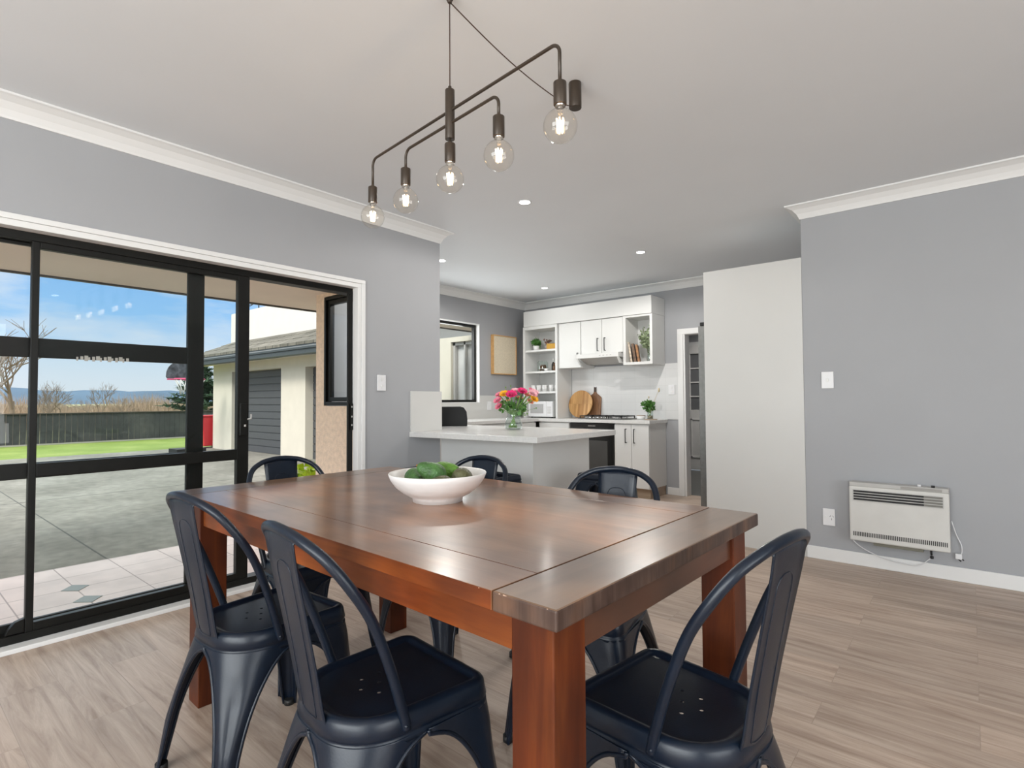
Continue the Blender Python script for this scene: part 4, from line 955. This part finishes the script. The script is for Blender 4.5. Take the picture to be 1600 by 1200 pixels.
# cubby contents
bks = ((-3.098, 8, .245, .022, (.55, .46, .36), 'pale spined cookbook leaning at the left in the open cubby'), (-3.050, 8, .225, .030, (.13, .07, .035), 'dark brown cookbook leaning in the open cubby'), (-3.004, 8, .21, .024, (.30, .13, .04), 'rust brown cookbook beside the dark one in the open cubby'))
for i, (x, lean, h, t_, c, lab) in enumerate(bks):
    t = thing('cookbook', lab, 'book', (x, 5.93, 1.581), rad(28), 'cookbooks in the cubby'); t.rotation_euler = (0, rad(-lean), rad(22)) 
    cm = mat('book_cover_%d' % i, c, .5, noise=(28, .75, 3)); b = B(); box(b, -t_/2, 0, 0, -t_/2+.002, .19, h); box(b, t_/2-.002, 0, 0, t_/2, .19, h); box(b, -t_/2, -.002, 0, t_/2, 0, h); obj('cover', b, cm, t)
    obj('pages', BX(-t_/2+.0025, .001, .003, t_/2-.0025, .186, h-.003), mat('page_block', (.6, .55, .45), .9), t)
ev = thing('eucalyptus_vase', 'clear vase of grey green eucalyptus in the open cubby', 'vase', (-2.905, 6.02, 1.581))
obj('glass_vase', lathe(B(), [(0, .001), (.034, .001), (.038, .03), (.030, .11), (.036, .18), (.034, .18), (.028, .11), (.035, .03), (.032, .006), (0, .006)], 24), M_vase, ev)
b = B(); b2 = B(); rnd = random.Random(12)
for k in range(13):
    dx = rnd.uniform(-.13, .045); dy = rnd.uniform(-.06, .05); h = rnd.uniform(.27, .43); pts_ = [(0, 0, .02), (dx*.3, dy*.3, .17), (dx*.7, dy*.7, h*.75), (dx, dy, h)]; tube(b, pts_, .0018, 5)
    for q in spline(pts_, 5)[7:]: leafcluster(b2, q, .022, 3, .030, 1, k*17+int(q[2]*900), .0)
obj('stems', b, mat('sage_stem', (.18, .2, .10), .7), ev); obj('leaves', b2, M_sage, ev)
# picture
pc = thing('framed_picture', 'cream canvas in a thin light timber frame on the kitchen side wall', 'picture', (XK, 5.722, 1.758))
b = B(); hh, ww = .268, .246
for (a_, c_, d_, e_) in ((-ww, -hh, ww, -hh+.012), (-ww, hh-.012, ww, hh), (-ww, -hh+.012, -ww+.012, hh-.012), (ww-.012, -hh+.012, ww, hh-.012)): box(b, .001, a_, c_, .048, d_, e_)
obj('frame', b, M_frame, pc); obj('canvas', BX(.002, -ww+.0125, -hh+.0125, .040, ww-.0125, hh-.0125), M_canvas, pc)
# toaster
ts = thing('toaster', 'black and chrome two slice toaster on the peninsula against the wall end', 'toaster', (-3.625, 3.45, WT), rad(46))
outl = [(-.15, .012), (.15, .012), (.152, .07), (.145, .14), (.120, .178), (.09, .186), (-.09, .186), (-.120, .178), (-.145, .14), (-.152, .07)]
obj('side_panel', prism(B(), outl, -.085, -.065, 'Y'), M_toast, ts, bevel=.006); obj('side_panel', prism(B(), outl, .065, .085, 'Y'), M_toast, ts, bevel=.006)
b = prism(B(), [(x*.97, z*.97+.002) for x, z in outl], -.066, .066, 'Y'); obj('chrome_body', b, M_chrome, ts)
b = B(); [box(b, -.10, y_-.014, .181, .10, y_+.014, .1835) for y_ in (-.03, .03)]; obj('slots', b, M_dark, ts)
obj('base_plate', BX(-.148, -.08, .0, .148, .08, .012), M_chrome, ts, bevel=.003)
b = B(); box(b, -.178, -.02, .11, -.150, .02, .125); obj('lever', b, M_toast, ts, bevel=.003)
obj('power_cord', tube(B(), spline([(-.14, -.066, .03), (-.15, -.11, .09), (-.11, -.13, .13), (-.08, -.125, .06), (-.12, -.13, .006)], 6), .004, 6), M_wplate, ts)
# flowers
VX, VY = -2.90, 3.475
fv = thing('flower_vase', 'clear glass vase of pink, magenta and yellow flowers on the peninsula', 'vase', (VX, VY, WT))
obj('glass_vase', lathe(B(), [(0, .001), (.060, .001), (.071, .012), (.073, .045), (.060, .09), (.050, .12), (.058, .15), (.074, .172), (.072, .173), (.055, .15), (.047, .12), (.057, .09), (.069, .045), (.067, .014), (.058, .006), (0, .006)], 36), M_vase, fv)
PET = {'pink': (.80, .22, .32), 'magenta': (.72, .015, .16), 'yellow': (.85, .42, .01), 'peach': (.82, .38, .25), 'blush': (.85, .45, .50)}
def off(dx, dy): return Vector((r0.x*dx*.0053, r0.y*dx*.0053, dy*.0053))
fl = [(-22, 53, 6, 'pink', .02), (-24, 44, 6.5, 'pink', -.02), (-22, 35, 6.5, 'pink', 0), (-14, 54, 7, 'yellow', -.03), (-3, 53, 8.5, 'magenta', -.05), (4, 58, 7.5, 'blush', .02), (14, 58, 7.5, 'magenta', 0), (21, 53, 5.5, 'peach', .03), (30, 54, 7.5, 'blush', -.01), (34, 57, 6, 'blush', .04), (32, 46, 6.5, 'yellow', -.04), (26, 42, 5.5, 'peach', .0), (28, 61, 4, 'pink', .05), (-8, 44, 4, 'peach', .05), (10, 48, 5, 'peach', .05)]
fwh = Vector((-sin(yaw), cos(yaw), 0))
def flower_bm(R, seed, core):
    rnd = random.Random(seed); bm = B(); ball(bm, (0, 0, 0), R*.55, 1, (1, 1, .9), 1)
    for ring_, (n_, tilt, sc_) in enumerate(((5, .15, .75), (7, .40, .9), (8, .72, 1.0), (9, 1.1, 1.0))):
        for k in range(n_):
            a = 2*pi*k/n_+ring_*.4+rnd.uniform(-.1, .1); ux_, uy_ = cos(a), sin(a); w_ = R*.42
            def pp(s, tt):  # petal surface
                el = tilt*tt; rr_ = R*sc_*(.35+.75*sin(min(el+.35*tt, 1.7)))*tt**.6; zz_ = R*sc_*(cos(el)*tt*1.05)-R*.25
                return Vector((ux_*rr_-uy_*s*w_*sin(pi*min(tt*.9+.1, 1))**.6, uy_*rr_+ux_*s*w_*sin(pi*min(tt*.9+.1, 1))**.6, zz_-abs(s)*R*.06))
            g_ = [[bm.verts.new(pp(s, tt)) for s in (-1, 0, 1)] for tt in (.1, .45, .8, 1.0)]
            for A_, C_ in zip(g_, g_[1:]):
                for j in range(2): f = bm.faces.new((A_[j], A_[j+1], C_[j+1], C_[j])); f.smooth = True
    return bm
stb = B(); lfb = B()
for i, (dx, dz, R, c, dd_) in enumerate(fl):
    p = off(dx, dz-2)+fwh*dd_; p.z += .015
    o = obj('flower_head', flower_bm(R*.0056, i, c), [mat('petals_'+c, PET[c], .6, noise=(60, .15, 2)), mat('core_'+c, tuple(v*.45 for v in PET[c]), .7)], fv, loc=p, label='%s flower head' % {'blush': 'pale pink', 'peach': 'peach'}.get(c, c))
    d = (p-Vector((0, 0, .13))).normalized()*.6+Vector((0, 0, .35))-fwh*.45; o.rotation_euler = d.to_track_quat('Z', 'Y').to_euler()
    foot = Vector((-p.x*.22, -p.y*.22, .015)); neck = Vector((p.x*.10, p.y*.10, .12))
    tube(stb, spline([foot, neck, p.lerp(neck, .35)+Vector((0, 0, .012)), p], 4), .0042, 6)
for k in range(22):
    rnd = random.Random(k+60); q = off(rnd.uniform(-24, 24), rnd.uniform(24, 46))+fwh*rnd.uniform(-.06, .06); q.z += 0
    tube(stb, [Vector((-q.x*.2, -q.y*.2, .02)), Vector((q.x*.12, q.y*.12, .12)), q], .0022, 5); leafcluster(lfb, q*.85+Vector((0, 0, .02)), .03, 5, .038, 1, k, .9)
for (dx, dz) in ((-12, 66), (-4, 68), (36, 33), (18, 22), (22, 24)):
    q = off(dx, dz)+fwh*.03; tube(stb, [Vector((0, 0, .1)), q*.5+Vector((0, 0, .06)), q], .0014, 5); ball(stb, q, .007, 1)
obj('stems', stb, M_stem, fv); obj('leaves', lfb, M_leaf, fv)

# ================================================================== TALL PANEL, FRIDGE, HALL
tc_ = thing('fridge_enclosure', 'tall off white end panel enclosing the fridge beside the grey wall', 'cabinet', (0, 0, 0))
obj('panel', BX(-1.641, YR-.004, 0, -.921, YR+.018, 2.166), M_panel, tc_, bevel=.001)
obj('top_panel', BX(-1.60, YR+.019, 2.14, -.921, 5.10, 2.165), M_panel, tc_); obj('rear_panel', BX(-1.60, 5.10, 0, -.921, 5.12, 2.165), M_panel, tc_)
fr_ = thing('refrigerator', 'stainless refrigerator seen edge on beside the tall off white panel', 'refrigerator', (0, 0, 0))
obj('cabinet', BX(-1.63, YR+.03, .02, -.96, 5.08, 1.74), M_gpl, fr_); d = obj('door', BX(-1.700, YR+.02, .03, -1.632, 5.08, 1.735), M_steel, fr_, bevel=.004)
obj('hinge_cover', BX(-1.685, YR+.02, 1.737, -1.61, YR+.08, 1.765), M_dark, fr_, bevel=.003)
b = B(); box(b, -2.645, YB-.014, 0, -2.578, YB, 1.90); box(b, -2.645, YB-.014, 1.90, -1.62, YB, 1.965); box(b, -2.577, YB-.006, 0, -2.555, YB+.125, 1.90); box(b, -2.554, YB+.001, 1.895, -1.68, YB+.125, 1.939)
struct('trim_10', b, M_trim, bevel=.002, label='white door casing of the hallway opening')
struct('floor_hall', BX(-5.0, YB+.12, -.1, -1.2, 8.9, 0.001), M_hallfl)
b = B(); box(b, -5.0, 8.60, 0, -3.62, 8.72, ZC); box(b, -2.68, 8.60, 0, -1.2, 8.72, ZC); box(b, -3.62, 8.6, 2.0, -2.68, 8.72, ZC); box(b, -5.0, YB+.12, 0, -4.9, 8.6, ZC); box(b, -1.3, YB+.12, 0, -1.2, 8.6, ZC); struct('wall_hall', b, M_wall)
b = B(); box(b, -4.9, 7.2, 2.12, -1.3, 7.5, ZC); struct('trim_11', b, M_trim)
b = B(); box(b, -3.66, 8.585, 0, -3.60, 8.60, 1.99); box(b, -3.66, 8.585, 1.99, -2.64, 8.60, 2.05); box(b, -2.70, 8.585, 0, -2.64, 8.60, 1.99); struct('trim_12', b, M_trim)
hdr = thing('door_2', 'white panelled hallway door with small glazed panes', 'door', (0, 0, 0)); hdr['kind'] = 'structure'
b = B(); xa, xb, ya, yb = -3.60, -2.70, 8.56, 8.60
panes = [(-3.44, -3.20), (-3.10, -2.86)]; zs = [.98, 1.19, 1.40, 1.61, 1.84]
box(b, xa, ya, .01, xb, yb, .96); box(b, xa, ya, 1.86, xb, yb, 1.99); box(b, xa, ya, .96, -3.44, yb, 1.86); box(b, -3.20, ya, .96, -3.10, yb, 1.86); box(b, -2.86, ya, .96, xb, yb, 1.86)
for x_, x2_ in panes:
    for z in (1.165, 1.39, 1.615): box(b, x_, ya+.008, z, x2_, yb-.008, z+.02)
    for (p_, q_, r_, s_) in ((x_, .20, x2_, .225), (x_, .80, x2_, .825), (x_, .20, x_+.025, .825), (x2_-.025, .20, x2_, .825)): box(b, p_, ya-.008, q_, r_, ya, s_)
obj('door_leaf', b, M_whitepaint, hdr, bevel=.002)
b = B(); [box(b, x_, 8.578, .96, x2_, 8.582, 1.86) for x_, x2_ in panes]; obj('obscure_glass', b, mat('grey_obscure_glass', (.16, .165, .17), .2), hdr)
obj('handle', cyl(box(B(), -3.565, 8.553, .70, -3.535, 8.56, .86), (-3.55, 8.545), .012, .77, .79, 12), M_dark, hdr)

# ================================================================== HEATER, SWITCHES
ht = thing('panel_heater', 'off white wall heater with black louvres low on the grey wall', 'heater', (-.375, YR, .187))
W2 = .264; HH = .388; dp = .105
M_heat = mat('heater_enamel', (.60, .59, .56), .4)
obj('case', BX(-W2, -dp, 0, W2, -.012, HH-.026), M_heat, ht, bevel=.008)
obj('top_rail', BX(-W2+.002, -dp+.006, HH-.026, W2-.002, -.012, HH), M_gpl, ht, bevel=.003)
gr_ = obj('louvre_grille', BX(-W2+.022, -dp-.001, .268, W2-.028, -dp+.003, .340), M_dark, ht)
b = B()
for k in range(5): box(b, -W2+.022, -dp-.006, .268+k*.0172, W2-.028, -dp-.001, .268+k*.0172+.0045)
box(b, -W2+.022, -dp-.005, .268, -W2+.026, -dp-.001, .341); box(b, W2-.032, -dp-.005, .268, W2-.028, -dp-.001, .341)
obj('louvre', b, M_gpl, gr_)
obj('louvre_backing', BX(W2-.125, -dp-.0028, .271, W2-.030, -dp-.0012, .338), mat('olive_grey_backing', (.19, .185, .165), .6), gr_)
b = B()
for k in range(52): x = -W2+.020+k*.0096; box(b, x, -dp-.0012, .034, x+.0050, -dp+.002, .062)
obj('lower_vents', b, M_dark, ht)
b = B(); box(b, .02, -dp+.0045, HH-.022, .23, -dp+.0058, HH-.005); kp = obj('control_strip', b, mat('mid_grey_strip', (.30, .29, .27), .5), ht)
for x in (.115, .185): obj('knob', cyl(B(), (x, -dp+.035), .010, HH, HH+.012, 16), M_dark if x > .15 else M_wplate, kp)
b = box(B(), -.135, -.09, -.020, .13, -.02, -.001); obj('underside_tray', b, mat('olive_tray', (.16, .155, .12), .6), ht)
obj('wall_bracket', BX(-.2, -.012, .05, .2, 0, .33), M_gpl, ht)
b = tube(B(), [(.165, -.03, 0), (.166, -.03, -.045)], .0055, 8); cyl(b, (.168, -.03), .009, -.065, -.050, 10); obj('cord_grip', b, M_dark, ht)
obj('heater_cord', tube(B(), spline([(-.272, -.017, .06), (-.262, -.017, -.01), (-.205, -.021, -.062), (-.105, -.027, -.102), (-.005, -.03, -.119), (.095, -.03, -.121), (.16, -.03, -.066)], 6), .0032, 6), M_wplate, ht, label='thin white looping cord')
hp_ = thing('heater_plug', 'white plug and cord hanging at the right end of the wall heater', 'plug', (-.085, 4.375, .17))
obj('cord', tube(B(), spline([(-.02, -.01, .20), (.0, .005, .12), (.022, .008, .06), (.026, .0, .02), (.018, 0, -.01)], 5), .0032, 6), M_wplate, hp_)
obj('plug_body', BX(-.008, -.012, -.03, .026, .010, .004), M_wplate, hp_, bevel=.004)
b = B(); tube(b, [(.018, 0, -.022), (.034, -.004, -.034)], .0035, 6); tube(b, [(.006, 0, -.030), (.020, -.004, -.042)], .0035, 6); obj('pins', b, M_dark, hp_)
def plate(name, lab, cat, loc, axis, w_=.076, h_=.118, kind='switch'):
    t = thing(name, lab, cat, loc, {'Y-': 0, 'X+': pi/2}[axis]); t['group'] = 'white wall plates'
    obj('plate', BX(-w_/2, -.010, -h_/2, w_/2, 0, h_/2), M_wplate, t, bevel=.003)
    if kind == 'switch': obj('rocker', BX(-.008, -.014, -.012, .008, -.0101, .012), M_pot, t, bevel=.002)
    elif kind == 'double': 
        for s in (-1, 1): obj('rocker', BX(-.008, -.014, s*.026-.011, .008, -.0101, s*.026+.011), M_pot, t, bevel=.002)
    else:
        obj('rocker', BX(-.028, -.014, -.006, -.014, -.0101, .010), M_pot, t, bevel=.002); b = B()
        for (x, z, a) in ((.008, .008, 35), (.026, .008, -35), (.017, -.012, 0)): box(b, -.0012, -.0108, -.006, .0012, -.0099, .006, 0, Matrix.Translation((x, 0, z)) @ Matrix.Rotation(rad(a), 4, 'Y'))
        obj('socket_slots', b, M_dark, t)
    return t
plate('light_switch', 'white light switch on the grey wall above the power socket', 'switch', (-.768, YR, 1.266), 'Y-')
plate('power_socket', 'white power socket low on the grey wall left of the heater', 'socket', (-.778, YR, .303), 'Y-', kind='socket')
plate('light_switch', 'white double light switch between sliding door and splashback panel', 'switch', (XL, 2.489, 1.272), 'X+', kind='double')
plate('power_socket', 'white socket on the tiled splashback beside the hallway opening', 'socket', (-2.72, YB-.012, 1.248), 'Y-', kind='double')
plate('power_socket', 'white socket on the splashback below the framed picture', 'socket', (XK+.012, 5.42, 1.06), 'X+', kind='switch')
